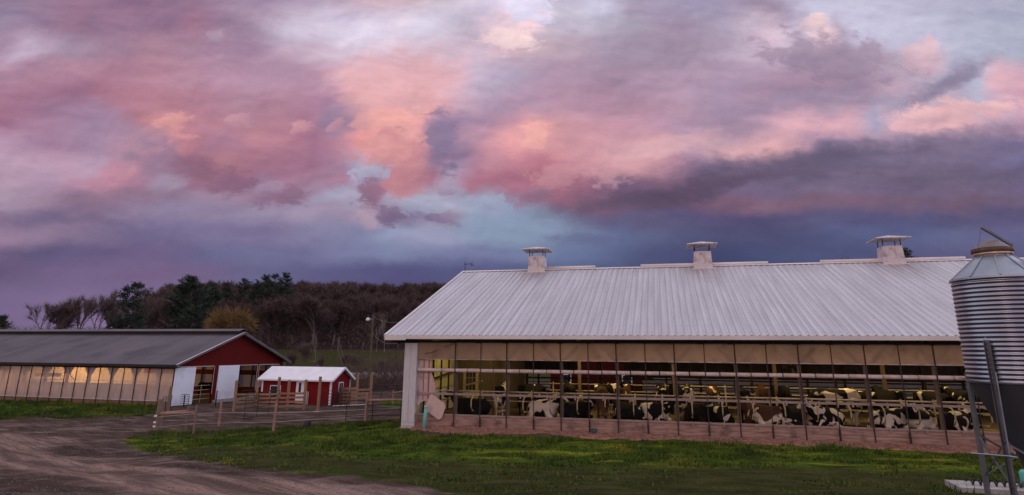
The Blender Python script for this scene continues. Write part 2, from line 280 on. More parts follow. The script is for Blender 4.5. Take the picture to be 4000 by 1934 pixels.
def cowmat(name, white=(.52, .45, .38), black=(.012, .011, .011), thr=.5):
    m, t = newmat(name); n = t.nodes; l = t.links; b = n['Principled BSDF']; b.inputs['Roughness'].default_value = .85; b.inputs['Specular IOR Level'].default_value = .04
    tc = n.new('ShaderNodeTexCoord'); oi = n.new('ShaderNodeObjectInfo')
    ml = n.new('ShaderNodeMath'); ml.operation = 'MULTIPLY'; ml.inputs[1].default_value = 50; l.new(oi.outputs['Random'], ml.inputs[0])
    ad = n.new('ShaderNodeVectorMath'); ad.operation = 'ADD'; l.new(tc.outputs['Object'], ad.inputs[0]); l.new(ml.outputs[0], ad.inputs[1])
    nz = n.new('ShaderNodeTexNoise'); nz.inputs['Scale'].default_value = 1.7; nz.inputs['Detail'].default_value = 1.5; nz.inputs['Distortion'].default_value = .7; l.new(ad.outputs[0], nz.inputs['Vector'])
    sp = n.new('ShaderNodeSeparateXYZ'); l.new(tc.outputs['Object'], sp.inputs[0])
    r1 = n.new('ShaderNodeMapRange'); r1.inputs[1].default_value = thr-.012; r1.inputs[2].default_value = thr+.012; l.new(nz.outputs['Fac'], r1.inputs[0])
    lg = n.new('ShaderNodeMapRange'); lg.inputs[1].default_value = .42; lg.inputs[2].default_value = .5; l.new(sp.outputs[2], lg.inputs[0])
    mn = n.new('ShaderNodeMath'); mn.operation = 'MINIMUM'; l.new(r1.outputs[0], mn.inputs[0])
    l.new(lg.outputs[0], mn.inputs[1]) if 'stand' in name else None
    if 'stand' not in name: mn.inputs[1].default_value = 1
    mx = n.new('ShaderNodeMix'); mx.data_type = 'RGBA'; l.new(mn.outputs[0], mx.inputs[0]); mx.inputs[6].default_value = white+(1,); mx.inputs[7].default_value = black+(1,)
    l.new(mx.outputs[2], b.inputs['Base Color']); return m
X['cow_stand'] = cowmat('pied_coat_stand', thr=.44); X['cow_lie'] = cowmat('pied_coat_lie', thr=.43)
X['cow_black'] = cowmat('mostly_black_coat', thr=.31); X['cow_white'] = cowmat('mostly_white_coat', thr=.53)
X['cow_brown'] = cowmat('brown_coat', black=(.060, .030, .018), thr=.36)

# ------------------------------------------------------------------ object helpers
def tag(o, label=None, cat=None, group=None, kind=None):
    if label: o['label'] = label
    if cat: o['category'] = cat
    if group: o['group'] = group
    if kind: o['kind'] = kind
    return o
def empty(name, loc=(0, 0, 0), rz=0, label=None, cat=None, group=None, parent=None):
    o = bpy.data.objects.new(name, None); COL.objects.link(o); o.location = loc; o.rotation_euler = (0, 0, rz); o.empty_display_size = .3
    o.parent = parent
    return tag(o, label, cat, group)
class MB:
    def __init__(s): s.v = []; s.f = []
    def quad(s, a, b, c, d):
        i = len(s.v); s.v += [tuple(a), tuple(b), tuple(c), tuple(d)]; s.f.append((i, i+1, i+2, i+3)); return s
    def tri(s, a, b, c):
        i = len(s.v); s.v += [tuple(a), tuple(b), tuple(c)]; s.f.append((i, i+1, i+2)); return s
    def box(s, x0, x1, y0, y1, z0, z1):
        i = len(s.v)
        s.v += [(x0, y0, z0), (x1, y0, z0), (x1, y1, z0), (x0, y1, z0), (x0, y0, z1), (x1, y0, z1), (x1, y1, z1), (x0, y1, z1)]
        s.f += [tuple(i+k for k in q) for q in ((0, 3, 2, 1), (4, 5, 6, 7), (0, 1, 5, 4), (1, 2, 6, 5), (2, 3, 7, 6), (3, 0, 4, 7))]; return s
    def beam(s, a, b, w, h, up=(0, 0, 1)):
        a = Vector(a); b = Vector(b); d = (b-a).normalized(); u = Vector(up)
        if abs(d.dot(u)) > .98: u = Vector((0, 1, 0))
        r = d.cross(u).normalized()*w/2; u = r.cross(d).normalized()*h/2; i = len(s.v)
        for p in (a, b):
            for q in (-r-u, r-u, r+u, -r+u): s.v.append(tuple(p+q))
        s.f += [tuple(i+k for k in q) for q in ((0, 1, 2, 3), (7, 6, 5, 4), (0, 4, 5, 1), (1, 5, 6, 2), (2, 6, 7, 3), (3, 7, 4, 0))]; return s
    def tube(s, pts, r, n=6, r2=None, cap=True):
        pts = [Vector(p) for p in pts]; k = len(pts); i0 = len(s.v)
        rs = r if isinstance(r, (list, tuple)) else [r+((r2 if r2 is not None else r)-r)*j/(k-1) for j in range(k)]
        u = None
        for j, p in enumerate(pts):
            d = (pts[min(j+1, k-1)]-pts[max(j-1, 0)]).normalized()
            if u is None: u = d.cross(Vector((.3, .9, .2)) if abs(d.z) > .9 else Vector((0, 0, 1))).normalized()
            else: u = (u-d*u.dot(d)).normalized()
            w = d.cross(u)
            for q in range(n):
                a = 2*math.pi*q/n; s.v.append(tuple(p+(u*math.cos(a)+w*math.sin(a))*rs[j]))
        for j in range(k-1):
            for q in range(n):
                a = i0+j*n+q; b = i0+j*n+(q+1) % n; s.f.append((a, b, b+n, a+n))
        if cap: s.f.append(tuple(i0+q for q in reversed(range(n)))); s.f.append(tuple(i0+(k-1)*n+q for q in range(n)))
        return s
    def lathe(s, prof, n=48, c=(0, 0)):
        i0 = len(s.v); k = len(prof)
        for (r, z) in prof:
            for q in range(n): a = 2*math.pi*q/n; s.v.append((c[0]+r*math.cos(a), c[1]+r*math.sin(a), z))
        for j in range(k-1):
            for q in range(n):
                a = i0+j*n+q; b = i0+j*n+(q+1) % n; s.f.append((a, b, b+n, a+n))
        return s
    def ell(s, c, r, n=10, m=7, rot=None):
        i0 = len(s.v); c = Vector(c)
        for j in range(m+1):
            th = math.pi*j/m
            for q in range(n):
                a = 2*math.pi*q/n; p = Vector((r[0]*math.sin(th)*math.cos(a), r[1]*math.sin(th)*math.sin(a), r[2]*math.cos(th)))
                if rot: p = rot @ p
                s.v.append(tuple(c+p))
        for j in range(m):
            for q in range(n):
                a = i0+j*n+q; b = i0+j*n+(q+1) % n; s.f.append((a, a+n, b+n, b))
        return s
    def poly(s, pts, d):   # flat polygon extruded by vector d
        i = len(s.v); k = len(pts); d = Vector(d)
        for p in pts: s.v.append(tuple(p))
        for p in pts: s.v.append(tuple(Vector(p)+d))
        s.f.append(tuple(i+q for q in range(k))); s.f.append(tuple(i+k+q for q in reversed(range(k))))
        for q in range(k): r_ = (q+1) % k; s.f.append((i+q, i+k+q, i+k+r_, i+r_))
        return s
    def build(s, name, m, parent=None, smooth=False, loc=None):
        me = bpy.data.meshes.new(name); me.from_pydata(s.v, [], s.f); me.validate()
        o = bpy.data.objects.new(name, me); COL.objects.link(o); me.materials.append(m if not isinstance(m, str) else X[m])
        if smooth: me.polygons.foreach_set('use_smooth', [True]*len(me.polygons))
        o.parent = parent
        if loc is not None: o.location = loc
        return o
def copy_tree(o, parent=None):
    c = o.copy(); COL.objects.link(c); c.parent = parent
    for ch in [q for q in bpy.data.objects if q.parent == o]: copy_tree(ch, c)
    return c

# ------------------------------------------------------------------ terrain
def sst(a, b, x):
    t = np.clip((x-a)/(b-a), 0, 1); return t*t*(3-2*t)
def gz(x, y):
    x = np.asarray(x, float); y = np.asarray(y, float)
    u = np.clip((-x-3)*.06+(y-29)*.02, 0, 1); z = -.95*u*u*(3-2*u)
    z = z*(1-sst(70, 100, y)*.999)
    z = z+2.9*np.clip((y-78)/75, 0, 1)-.9*sst(70, 80, y)*(1-sst(80, 110, y))*(x < -5)
    left = sst(-.74, -.52, x/np.maximum(y, 1)); right = sst(20, 90, x)
    z = z+(20*left+1)*sst(140, 330, y)*(1-right)+right*22*sst(90, 200, y)
    z = z+1.85*sst(9, 2, y)*sst(-30, -8, x)*(1-sst(8, 30, x))
    return z+.02*np.sin(x*1.3+y*.7)+.02*np.sin(y*1.9-x*.5)
def gp(x, y):
    d = ray(x, y); t = None
    ts = np.linspace(5, 500, 20000)/FOC*1.0
    p = d[None, :]*ts[:, None]; h = p[:, 2]+EZ-gz(p[:, 0], p[:, 1]); k = int(np.argmax(h < 0))
    return Vector((p[k, 0], p[k, 1], float(gz(p[k, 0], p[k, 1]))))
def ztop(P, ypx):
    lo, hi = P.z-1, P.z+60
    for _ in range(40):
        m = (lo+hi)/2
        if proj((P.x, P.y, m))[1] > ypx: lo = m
        else: hi = m
    return lo

TH0 = R(-13.72)
ys = np.concatenate([np.arange(-60, 8, 4), np.arange(8, 62, .36), np.arange(62, 160, 2.2), np.arange(160, 700, 14)])
xs = np.concatenate([np.arange(-520, -62, 12), np.arange(-62, 32, .42), np.arange(32, 480, 12)])
GX, GY = np.meshgrid(xs, ys); GZ = gz(GX, GY)
near = (GY > 9) & (GY < 60)
ruts = .03*np.sin(GX*2.1+np.sin(GY*1.3)*1.5)*np.sin(GY*2.7+np.sin(GX*.9)*2)
GZ2 = GZ+np.where(near, ruts, 0)
def inpoly(px, py, poly):
    r = np.zeros(px.shape, bool); n = len(poly); j = n-1
    for i in range(n):
        xi, yi = poly[i]; xj, yj = poly[j]
        c = ((yi > py) != (yj > py)) & (px < (xj-xi)*(py-yi)/(yj-yi+1e-12)+xi); r ^= c; j = i
    return r
def wpoly(pts):
    o = []
    for (x, y) in pts: p = gp(x, y); o.append((p.x, p.y))
    return o
g1 = wpoly([(-300, 1565), (300, 1572), (640, 1588), (610, 1612), (560, 1626), (350, 1632), (0, 1638), (-300, 1640)])
g2 = wpoly([(470, 1718), (560, 1698), (700, 1690), (900, 1676), (1100, 1668), (1340, 1650), (1570, 1640), (1568, 1696), (1700, 1703), (2300, 1712), (3000, 1730), (3700, 1754), (4400, 1785), (4400, 2300), (2300, 2300), (1780, 1960), (1600, 1890), (1300, 1858), (1000, 1838), (720, 1800), (520, 1745)])
g3 = [(-60, 84), (30, 84), (30, 153), (-75, 153)]
def blur(a, k=2):
    for _ in range(k):
        a = (np.roll(a, 1, 0)+np.roll(a, -1, 0)+np.roll(a, 1, 1)+np.roll(a, -1, 1)+a)/5
    return a
gmask = blur((inpoly(GX, GY, g1) | inpoly(GX, GY, g2) | inpoly(GX, GY, g3)).astype(float), 3)
back = wpoly([(1480, 1560), (1574, 1558), (1574, 1590), (1500, 1590)])
gmask = np.maximum(gmask, blur(inpoly(GX, GY, back).astype(float), 2))
chipm = np.zeros_like(gmask)
me = bpy.data.meshes.new('ground'); nx, ny = len(xs), len(ys)
me.vertices.add(nx*ny); co = np.stack([GX, GY, GZ2], -1).reshape(-1, 3); me.vertices.foreach_set('co', co.ravel())
idx = np.arange(nx*ny).reshape(ny, nx); q = np.stack([idx[:-1, :-1], idx[:-1, 1:], idx[1:, 1:], idx[1:, :-1]], -1).reshape(-1, 4)
me.loops.add(q.size); me.loops.foreach_set('vertex_index', q.ravel()); me.polygons.add(len(q)); me.polygons.foreach_set('loop_start', np.arange(len(q))*4)
me.polygons.foreach_set('use_smooth', [True]*len(q)); me.update(); me.validate()
d2 = wpoly([(1250, 1800), (1750, 1790), (1900, 1815), (2400, 1818), (3000, 1826), (3700, 1846), (4400, 1870), (4400, 2300), (1900, 2300)]); d3 = wpoly([(470, 1790), (700, 1752), (1100, 1740), (1350, 1765), (1250, 1830), (900, 1880), (500, 1850)]); d4 = wpoly([(480, 1720), (700, 1668), (1400, 1635), (1400, 1662), (1000, 1690), (620, 1712)]); d5 = wpoly([(-100, 1600), (300, 1604), (620, 1600), (560, 1640), (-100, 1650)])
dullm = 1.0*inpoly(GX, GY, g3)+blur((inpoly(GX, GY, d2) | inpoly(GX, GY, d3) | inpoly(GX, GY, d4) | inpoly(GX, GY, d5)).astype(float), 4)
ad_ = me.attributes.new('dull', 'FLOAT', 'POINT'); ad_.data.foreach_set('value', dullm.ravel().astype(np.float32))
d6 = wpoly([(-300, 1745), (0, 1752), (350, 1790), (800, 1850), (1300, 1880), (1700, 1934), (2000, 2100), (900, 2100), (500, 1900), (150, 1835), (-300, 1800)]); d7 = wpoly([(-100, 1690), (130, 1700), (140, 1745), (-100, 1752)]); d8 = wpoly([(150, 1700), (290, 1715), (250, 1760), (120, 1750)])
lanem = blur((inpoly(GX, GY, d6) | inpoly(GX, GY, d7) | inpoly(GX, GY, d8)).astype(float), 5)
al_ = me.attributes.new('lane', 'FLOAT', 'POINT'); al_.data.foreach_set('value', lanem.ravel().astype(np.float32))
dullm2 = 0
at = me.attributes.new('grass', 'FLOAT', 'POINT'); at.data.foreach_set('value', gmask.ravel().astype(np.float32))
gm, t = newmat('ground_dirt_grass'); n = t.nodes; l = t.links; b = n['Principled BSDF']; b.inputs['Roughness'].default_value = 1; b.inputs['Specular IOR Level'].default_value = .02
tc = n.new('ShaderNodeTexCoord')
def gn(scale, vec=None, det=7, dist=0.):
    q = n.new('ShaderNodeTexNoise'); q.inputs['Scale'].default_value = scale; q.inputs['Detail'].default_value = det; q.inputs['Distortion'].default_value = dist
    l.new(vec or tc.outputs['Object'], q.inputs['Vector']); return q.outputs['Fac']
def gr(v, a, b_, c=0., d=1.):
    q = n.new('ShaderNodeMapRange'); l.new(v, q.inputs[0])
    for i, w in enumerate((a, b_, c, d)): q.inputs[i+1].default_value = w
    return q.outputs[0]
def gmix(f, a, b_):
    q = n.new('ShaderNodeMix'); q.data_type = 'RGBA'; l.new(f, q.inputs[0])
    for w, s in ((a, 6), (b_, 7)):
        if isinstance(w, tuple): q.inputs[s].default_value = w+(1,)
        else: l.new(w, q.inputs[s])
    return q.outputs[2]
def gmath(op, a, b_):
    q = n.new('ShaderNodeMath'); q.operation = op
    for i, w in enumerate((a, b_)):
        if isinstance(w, float): q.inputs[i].default_value = w
        else: l.new(w, q.inputs[i])
    return q.outputs[0]
pa, pb = gp(150, 1720), gp(1250, 1900); ang = math.atan2(pb.y-pa.y, pb.x-pa.x)
mp = n.new('ShaderNodeMapping'); mp.inputs['Rotation'].default_value = (0, 0, -ang); mp2 = n.new('ShaderNodeMapping'); mp2.inputs['Scale'].default_value = (.13, 1.5, 1)
l.new(tc.outputs['Object'], mp.inputs[0]); l.new(mp.outputs[0], mp2.inputs[0])
tracks = gn(1.0, mp2.outputs[0], 10, .8); mp4 = n.new('ShaderNodeMapping'); mp4.inputs['Scale'].default_value = (.25, 5.5, 1); l.new(mp.outputs[0], mp4.inputs[0]); fin = gn(1.0, mp4.outputs[0], 6, .5)
mp3 = n.new('ShaderNodeMapping'); mp3.inputs['Scale'].default_value = (.3, .9, 1); l.new(tc.outputs['Object'], mp3.inputs[0])
sw = gn(.9, mp3.outputs[0], 8, 1.6)
dirt = gmix(gr(tracks, .36, .62), (.125, .082, .070), (.31, .20, .168))
lane = n.new('ShaderNodeAttribute'); lane.attribute_name = 'lane'
lf = gmath('ADD', lane.outputs['Fac'], gmath('MULTIPLY', gmath('SUBTRACT', gn(.5, mp2.outputs[0], 8), .5), 1.3))
dirt = gmix(gr(lf, .25, .75), gmix(gr(tracks, .38, .68), (.052, .035, .029), (.112, .074, .061)), dirt)
dirt = gmix(gmath('MULTIPLY', gr(sw, .52, .68), .6), dirt, (.29, .21, .19))
dirt = gmix(gmath('MULTIPLY', gr(fin, .5, .62), .45), dirt, (.055, .040, .037))
dirt = gmix(gmath('MULTIPLY', gr(gn(9.), .5, .7), .4), dirt, (.05, .038, .038))
grass = gmix(gr(gn(.8), .38, .62), (.030, .048, .007), (.072, .115, .010))
gst = n.new('ShaderNodeMapping'); gst.inputs['Rotation'].default_value = (0, 0, -TH0); gst.inputs['Scale'].default_value = (.35, 1.1, 1); l.new(tc.outputs['Object'], gst.inputs[0])
grass = gmix(gr(gn(.9, gst.outputs[0], 8), .52, .66), grass, (.17, .18, .018))
grass = gmix(gr(gn(5.), .5, .75), grass, (.018, .019, .009))
dull = n.new('ShaderNodeAttribute'); dull.attribute_name = 'dull'
grass = gmix(gmath('MULTIPLY', dull.outputs['Fac'], .9), grass, gmix(gr(gn(2.2, gst.outputs[0], 8), .4, .65), (.030, .029, .012), (.052, .050, .021)))
gat = n.new('ShaderNodeAttribute'); gat.attribute_name = 'grass'
ragged = gmath('ADD', gat.outputs['Fac'], gmath('MULTIPLY', gmath('SUBTRACT', gn(1.7), .5), 1.1))
col = gmix(gr(ragged, .42, .62), dirt, grass)
sp = n.new('ShaderNodeSeparateXYZ'); l.new(tc.outputs['Object'], sp.inputs[0])
far = gr(sp.outputs[1], 151., 158.)
col = gmix(far, col, (.045, .028, .026))
l.new(col, b.inputs['Base Color'])
bn = n.new('ShaderNodeBump'); bn.inputs['Distance'].default_value = .22; bn.inputs['Strength'].default_value = 1
l.new(gmath('ADD', gn(6., None, 9), gmath('MULTIPLY', tracks, 1.5)), bn.inputs['Height']); l.new(bn.outputs[0], b.inputs['Normal'])
go = bpy.data.objects.new('ground', me); COL.objects.link(go); me.materials.append(gm); go['kind'] = 'structure'

def soup(name, V3, F, m, attr=None):
    me = bpy.data.meshes.new(name); V3 = np.asarray(V3, np.float32); k = V3.shape[0]
    me.vertices.add(k); me.vertices.foreach_set('co', V3.ravel()); n3 = k//3
    me.loops.add(k); me.loops.foreach_set('vertex_index', np.arange(k, dtype=np.int32)); me.polygons.add(n3); me.polygons.foreach_set('loop_start', np.arange(n3, dtype=np.int32)*3)
    me.update(); me.materials.append(X[m] if isinstance(m, str) else m); return me

# ------------------------------------------------------------------ barn with the cows
TH = R(-13.7216); barn = empty('cow_barn', (-2.522, 29.373, 0), TH, 'long open-sided cow barn with pale ribbed metal roof and tan curtains', 'barn')
def bl(t, w, z=0):  # barn local -> world
    return Vector((-2.522+math.cos(TH)*t-math.sin(TH)*w, 29.373+math.sin(TH)*t+math.cos(TH)*w, z))
def px_t(x, w, z):
    lo, hi = -5, 42
    for _ in range(40):
        m_ = (lo+hi)/2
        if proj(bl(m_, w, z))[0] < x: lo = m_
        else: hi = m_
    return lo
T0, T1, RW = -3.3, 42.0, 10.8; ZE, ZR = 4.13, 8.50
sl_ = (ZR-ZE)/(RW+.6)
def roofz(w): return ZE+(w+.6)*sl_ if w <= RW else ZR-(w-RW)*sl_
prof = []
t_ = T0
while t_ < T1:
    prof += [(t_, .028), (t_+.035, .028), (t_+.06, 0), (t_+.14, 0), (t_+.155, .008), (t_+.175, 0), (t_+.265, 0)]; t_ += .3048
m = MB()
for (wa, wb) in ((-.62, RW), (RW, 2*RW+.62)):
    i0 = len(m.v)
    for (t, h) in prof: m.v.append((t, wa, roofz(wa)+h)); m.v.append((t, wb, roofz(wb)+h))
    for k in range(len(prof)-1): a = i0+2*k; m.f.append((a, a+2, a+3, a+1))
# roof material with grime below the ridge and round the vents
rm, t = newmat('ribbed_roof'); n = t.nodes; l = t.links; b = n['Principled BSDF']; b.inputs['Roughness'].default_value = .5; b.inputs['Specular IOR Level'].default_value = .4
tc = n.new('ShaderNodeTexCoord'); mp = n.new('ShaderNodeMapping'); mp.inputs['Scale'].default_value = (2.6, .12, .12); l.new(tc.outputs['Object'], mp.inputs[0])
st = gn(2.0, mp.outputs[0], 8); mp2 = n.new('ShaderNodeMapping'); mp2.inputs['Scale'].default_value = (1, .25, .25); l.new(tc.outputs['Object'], mp2.inputs[0]); big = gn(.35, mp2.outputs[0], 5); fine = gn(22., None, 3)
c = gmix(gr(st, .35, .7), (.49, .48, .525), (.35, .34, .375))
c = gmix(gmath('MULTIPLY', gr(big, .45, .7), .45), c, (.36, .34, .37))
c = gmix(gmath('MULTIPLY', gr(fine, .58, .7), .35), c, (.25, .23, .25))
sp = n.new('ShaderNodeSeparateXYZ'); l.new(tc.outputs['Object'], sp.inputs[0])
for (tv, wd) in ((1.7, 1.5), (11.85, 1.7), (22.2, 1.9), (6.5, 5.0), (17.0, 5.0)):
    dxx = gmath('ABSOLUTE', gmath('SUBTRACT', sp.outputs[0], float(tv)), 0.0)
    side = gr(dxx, wd, wd*.2); rd = gr(gmath('ABSOLUTE', gmath('SUBTRACT', sp.outputs[1], 10.2), 0.0), 3.8 if wd < 3 else 1.6, .3)
    k = gmath('MULTIPLY', gmath('MULTIPLY', side, rd), gr(st, .25, .6)); k = gmath('MULTIPLY', k, .75 if wd < 3 else .35)
    c = gmix(k, c, (.20, .165, .17))
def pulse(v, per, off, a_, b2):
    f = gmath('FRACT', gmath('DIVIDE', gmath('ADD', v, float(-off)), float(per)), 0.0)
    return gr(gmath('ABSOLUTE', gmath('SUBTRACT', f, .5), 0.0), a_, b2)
rib_shade = pulse(sp.outputs[0], .3048, T0+.09-.1524, .12, .02)  # shade along each rib, painted into the roof colour as a dark stripe
c = gmix(gmath('MULTIPLY', rib_shade, .85), c, (.24, .225, .25))
dots = gmath('MULTIPLY', pulse(sp.outputs[0], .3048, T0+.02-.1524, .10, .05), pulse(sp.outputs[1], .85, .1, .045, .03))
c = gmix(gmath('MULTIPLY', dots, .6), c, (.15, .14, .155))
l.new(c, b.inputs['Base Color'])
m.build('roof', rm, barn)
sm = MB(); t_ = T0+.914
while t_ < T1-1:
    for (wa, wb) in ((-.62, RW),):
        sm.beam((t_+.045, wa, roofz(wa)+.010), (t_+.045, wb, roofz(wb)+.010), .022, .012)
    t_ += .914
sm.build('roof_seam', 'seam', barn)
m = MB()
m.box(T0, T1, -.66, -.62, 3.955, ZE-.006); m.box(T0-.01, T0+1.05, -.675, -.661, 3.90, ZE-.012)
m.build('fascia', 'trim', barn)
m = MB()
for s_ in (0, 1):
    wa, wb = (-.66, RW) if s_ == 0 else (2*RW+.66, RW)
    m.beam((T0-.02, wa, roofz(-.66)-.05), (T0-.02, wb, ZR-.05), .04, .2)
    m.beam((T0-.0, wa, roofz(-.66)+.045), (T0-.0, wb, ZR+.045), .12, .02)
m.build('rake_trim', 'trim', barn)
m = MB(); m.box(T0+.04, T1, -.615, .02, 3.93, 3.95); m.box(T0+.04, T1, .0, .12, 3.78, 3.92); m.build('soffit', 'soffit', barn)
m = MB()
m.beam((T0, RW-.12, ZR+.0), (T1, RW-.12, ZR+.0), .26, .02, (0, -.38, 1)); m.beam((T0, RW+.12, ZR), (T1, RW+.12, ZR), .26, .02, (0, .38, 1))
m.build('ridge_cap', 'trim', barn)
for (a, b_) in ((2.35, 5.38), (8.19, 15.56), (18.4, 25.77), (29.0, 36.5)):
    MB().tube([(a, RW, ZR+.09), (b_, RW, ZR+.09)], .105, 10).build('ridge_vent', 'trim', barn, True)
# gable end wall on the left
m = MB()
m.box(-2.5, -2.42, .12, 2*RW-.1, -.1, 3.9); m.poly([(-2.5, -.0, 3.91), (-2.5, 2*RW, 3.91), (-2.5, RW, roofz(RW)-.12)], (.08, 0, 0)); m.build('gable_wall', 'white_board', barn)
m = MB(); m.box(-2.5, -1.88, -.14, .1, -.17, 3.78); m.build('corner_boards', 'white_board', barn)
m = MB(); m.box(-2.505, -1.875, -.155, -.142, .10, .115); m.box(-2.505, -1.875, -.155, -.142, .28, .29); m.box(-2.2, -2.19, -.146, -.141, .3, 3.7); m.build('board_gap', 'seam', barn)
# upper curtain, roll, rails, planks
def wavy(t0, t1, z0, z1, w, amp, nt_=200, nz=6, seed=0):
    m = MB(); r = random.Random(seed); ph = [r.uniform(0, 6) for _ in range(6)]
    for j in range(nz+1):
        for i in range(nt_+1):
            t = t0+(t1-t0)*i/nt_; z = z0+(z1-z0)*j/nz; f = (t % 1.22)/1.22
            a = amp*(math.sin(f*math.pi)*.8+.35*math.sin(t*5.1+z*3+ph[0])+.25*math.sin(t*9.7-z*6+ph[1]))
            m.v.append((t, w-a, z+(.02*math.sin(f*math.pi) if j == 0 else 0)*-1))
    for j in range(nz):
        for i in range(nt_): a = j*(nt_+1)+i; m.f.append((a, a+1, a+nt_+2, a+nt_+1))
    return m
wavy(-1.86, T1-.5, 3.06, 3.80, .0, .035, 420, 6, 1).build('upper_curtain', 'upper_curtain', barn, True)
MB().tube([(-1.86, -.01, 3.05), (T1-.5, -.01, 3.02)], .02, 6).build('curtain_hem', 'roll', barn, True)
m = MB(); k = -1.86
while k < T1-1: m.tube([(k+.02, -.02, 2.57), (k+1.19, -.02, 2.565)], .085, 10); k += 1.22
m.build('curtain_roll', 'roll', barn, True)
m = MB(); k = -1.86
while k < T1-1: m.box(k+.01, k+1.21, .02, .06, 1.48, 1.575); k += 1.22
m.build('middle_rail', 'rail', barn)
MB().tube([(-.9, .22, 1.665), (T1-1, .22, 1.665)], .028, 6).build('neck_rail', 'pipe', barn, True)
m = MB(); m.box(-1.86, T1-.5, -.03, .06, .60, .665); m.build('sill_rail', 'rail', barn)
m = MB()
for (z0, z1, w_) in ((.36, .595, 0), (.12, .355, .012), (-.25, .115, .0)): m.box(-1.86, T1-.5, w_, w_+.05, z0, z1)
m.build('kick_boards', 'plank', barn)
for k in range(-1, 33):
    t = 1.22*k+1.22
    if t > T1-1: break
    main = (k+1) % 2 == 0
    m = MB()
    if main:
        m.box(t-.055, t+.075, -.033+.06, .17, .0, 3.05); m.build('main_post', 'post_wood', barn); MB().box(t-.03, t+.022, -.125, -.10, -.02, 3.80).build('post_strap', 'dark_wood', barn)
        b_ = MB()
        for sgn in (-1, 1): b_.beam((t, .25, 2.95), (t+sgn*.75, .25, 3.75), .05, .13)
        b_.build('knee_brace', 'post_wood', barn)
    else:
        m.box(t-.018, t+.018, -.125, -.10, -.02, 3.80); m.box(t-.035, t+.035, -.099, -.06, -.02, .56)
        m.build('batten', 'dark_wood', barn)
    MB().box(t-.65, t-.58, .0, .018, 1.40, 1.60).build('rail_clip', 'rail', barn); MB().box(t-.65, t-.58, -.045, -.031, .52, .67).build('rail_clip', 'rail', barn)
# far side of the barn
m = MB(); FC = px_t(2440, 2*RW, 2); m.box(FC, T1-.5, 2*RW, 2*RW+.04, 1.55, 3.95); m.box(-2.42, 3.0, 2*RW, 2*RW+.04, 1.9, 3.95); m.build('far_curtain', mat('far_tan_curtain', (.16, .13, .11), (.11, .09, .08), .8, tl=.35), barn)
m = MB(); m.box(px_t(2510, 2*RW, 1), T1-.5, 2*RW+.02, 2*RW+.04, .1, 1.36); m.build('far_white_curtain', 'far_curtain', barn)
m = MB(); m.box(-2.42, T1-.5, 2*RW-.06, 2*RW-.01, 1.38, 1.5); m.box(-2.42, T1-.5, 2*RW-.08, 2*RW-.02, .1, .5)
for z in (.75, .95, 1.15): m.tube([(-2, 2*RW-.3, z), (T1-1, 2*RW-.3, z)], .03, 5)
m.build('far_rails', 'post_wood', barn)
for k in range(0, 17):
    t = 2.44*k-.4
    MB().box(t-.07, t+.07, 2*RW-.1, 2*RW+.06, .0, 3.95).build('far_post', 'post_wood', barn)
for k in range(0, 9):
    t = 4.88*k
    m = MB()
    for w_ in (6.2, 15.4): m.box(t-.08, t+.08, w_-.08, w_+.08, .1, roofz(w_)-.2)
    m.build('inner_post', 'post_wood', barn)
for k in range(-1, 17):
    t = 2.44*k+2.44; m = MB()
    m.beam((t+.12, .15, roofz(.15)-.18), (t+.12, RW, ZR-.18), .06, .22); m.beam((t+.12, RW, ZR-.18), (t+.12, 2*RW-.1, roofz(2*RW-.1)-.18), .06, .22)
    m.build('rafter', 'dark_wood', barn)
m = MB(); m.box(-2.4, T1-.5, .06, 2.3, .05, .455); m.box(-2.4, T1-.5, 2.3, 2*RW-.02, .05, .36); m.build('floor', 'floor', barn)
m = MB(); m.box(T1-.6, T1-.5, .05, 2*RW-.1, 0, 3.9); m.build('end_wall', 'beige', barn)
# left interior: yellow panel wall with dark battens, milk room with a door
m = MB(); m.box(-2.40, -2.36, .2, 6.9, 1.55, 3.9); m.build('inner_panel', 'yellow_panel', barn)
m = MB()
for w_ in (.9, 2.1, 3.3, 4.5, 5.7): m.box(-2.355, -2.29, w_-.05, w_+.05, .3, 3.9)
m.beam((-2.3, .3, 1.75), (-2.3, 6.9, 2.35), .06, .1); m.box(-2.355, -2.30, .2, 6.9, 3.05, 3.12); m.build('inner_battens', 'dark_wood', barn)
DX = px_t(1838, 7.0, 1.5); PE = px_t(1990, 7.0, 2.4)
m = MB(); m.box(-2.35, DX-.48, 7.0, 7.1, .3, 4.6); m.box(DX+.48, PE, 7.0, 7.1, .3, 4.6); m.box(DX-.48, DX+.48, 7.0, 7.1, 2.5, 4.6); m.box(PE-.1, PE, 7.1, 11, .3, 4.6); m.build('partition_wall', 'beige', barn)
m = MB(); m.box(DX-.46, DX+.46, 7.03, 7.07, .36, 2.48); dd = m.build('inner_door', 'door_beige', barn)
m = MB(); m.box(DX-.28, DX+.28, 7.015, 7.028, 1.3, 2.3); m.build('door_glass', 'glass', dd)
m = MB()
for q in (-.1, .09): m.box(DX+q-.012, DX+q+.012, 7.0, 7.012, 1.3, 2.3)
for q in (1.62, 1.96): m.box(DX-.28, DX+.28, 7.0, 7.0115, q-.012, q+.012)
m.build('glazing_bar', 'door_beige', dd)
MB().beam((px_t(1812, 4.5, 1.7), 4.5, 1.66), (px_t(1885, 4.5, 1.9), 4.5, 1.92), .05, .08).build('feed_bar', mat('bright_pole', (.5, .42, .26)), barn)
m = MB(); q = px_t(2003, 20, 2); m.box(q-.06, q+.06, 19.9, 20, .3, 3.8); m.build('white_upright', 'white', barn)
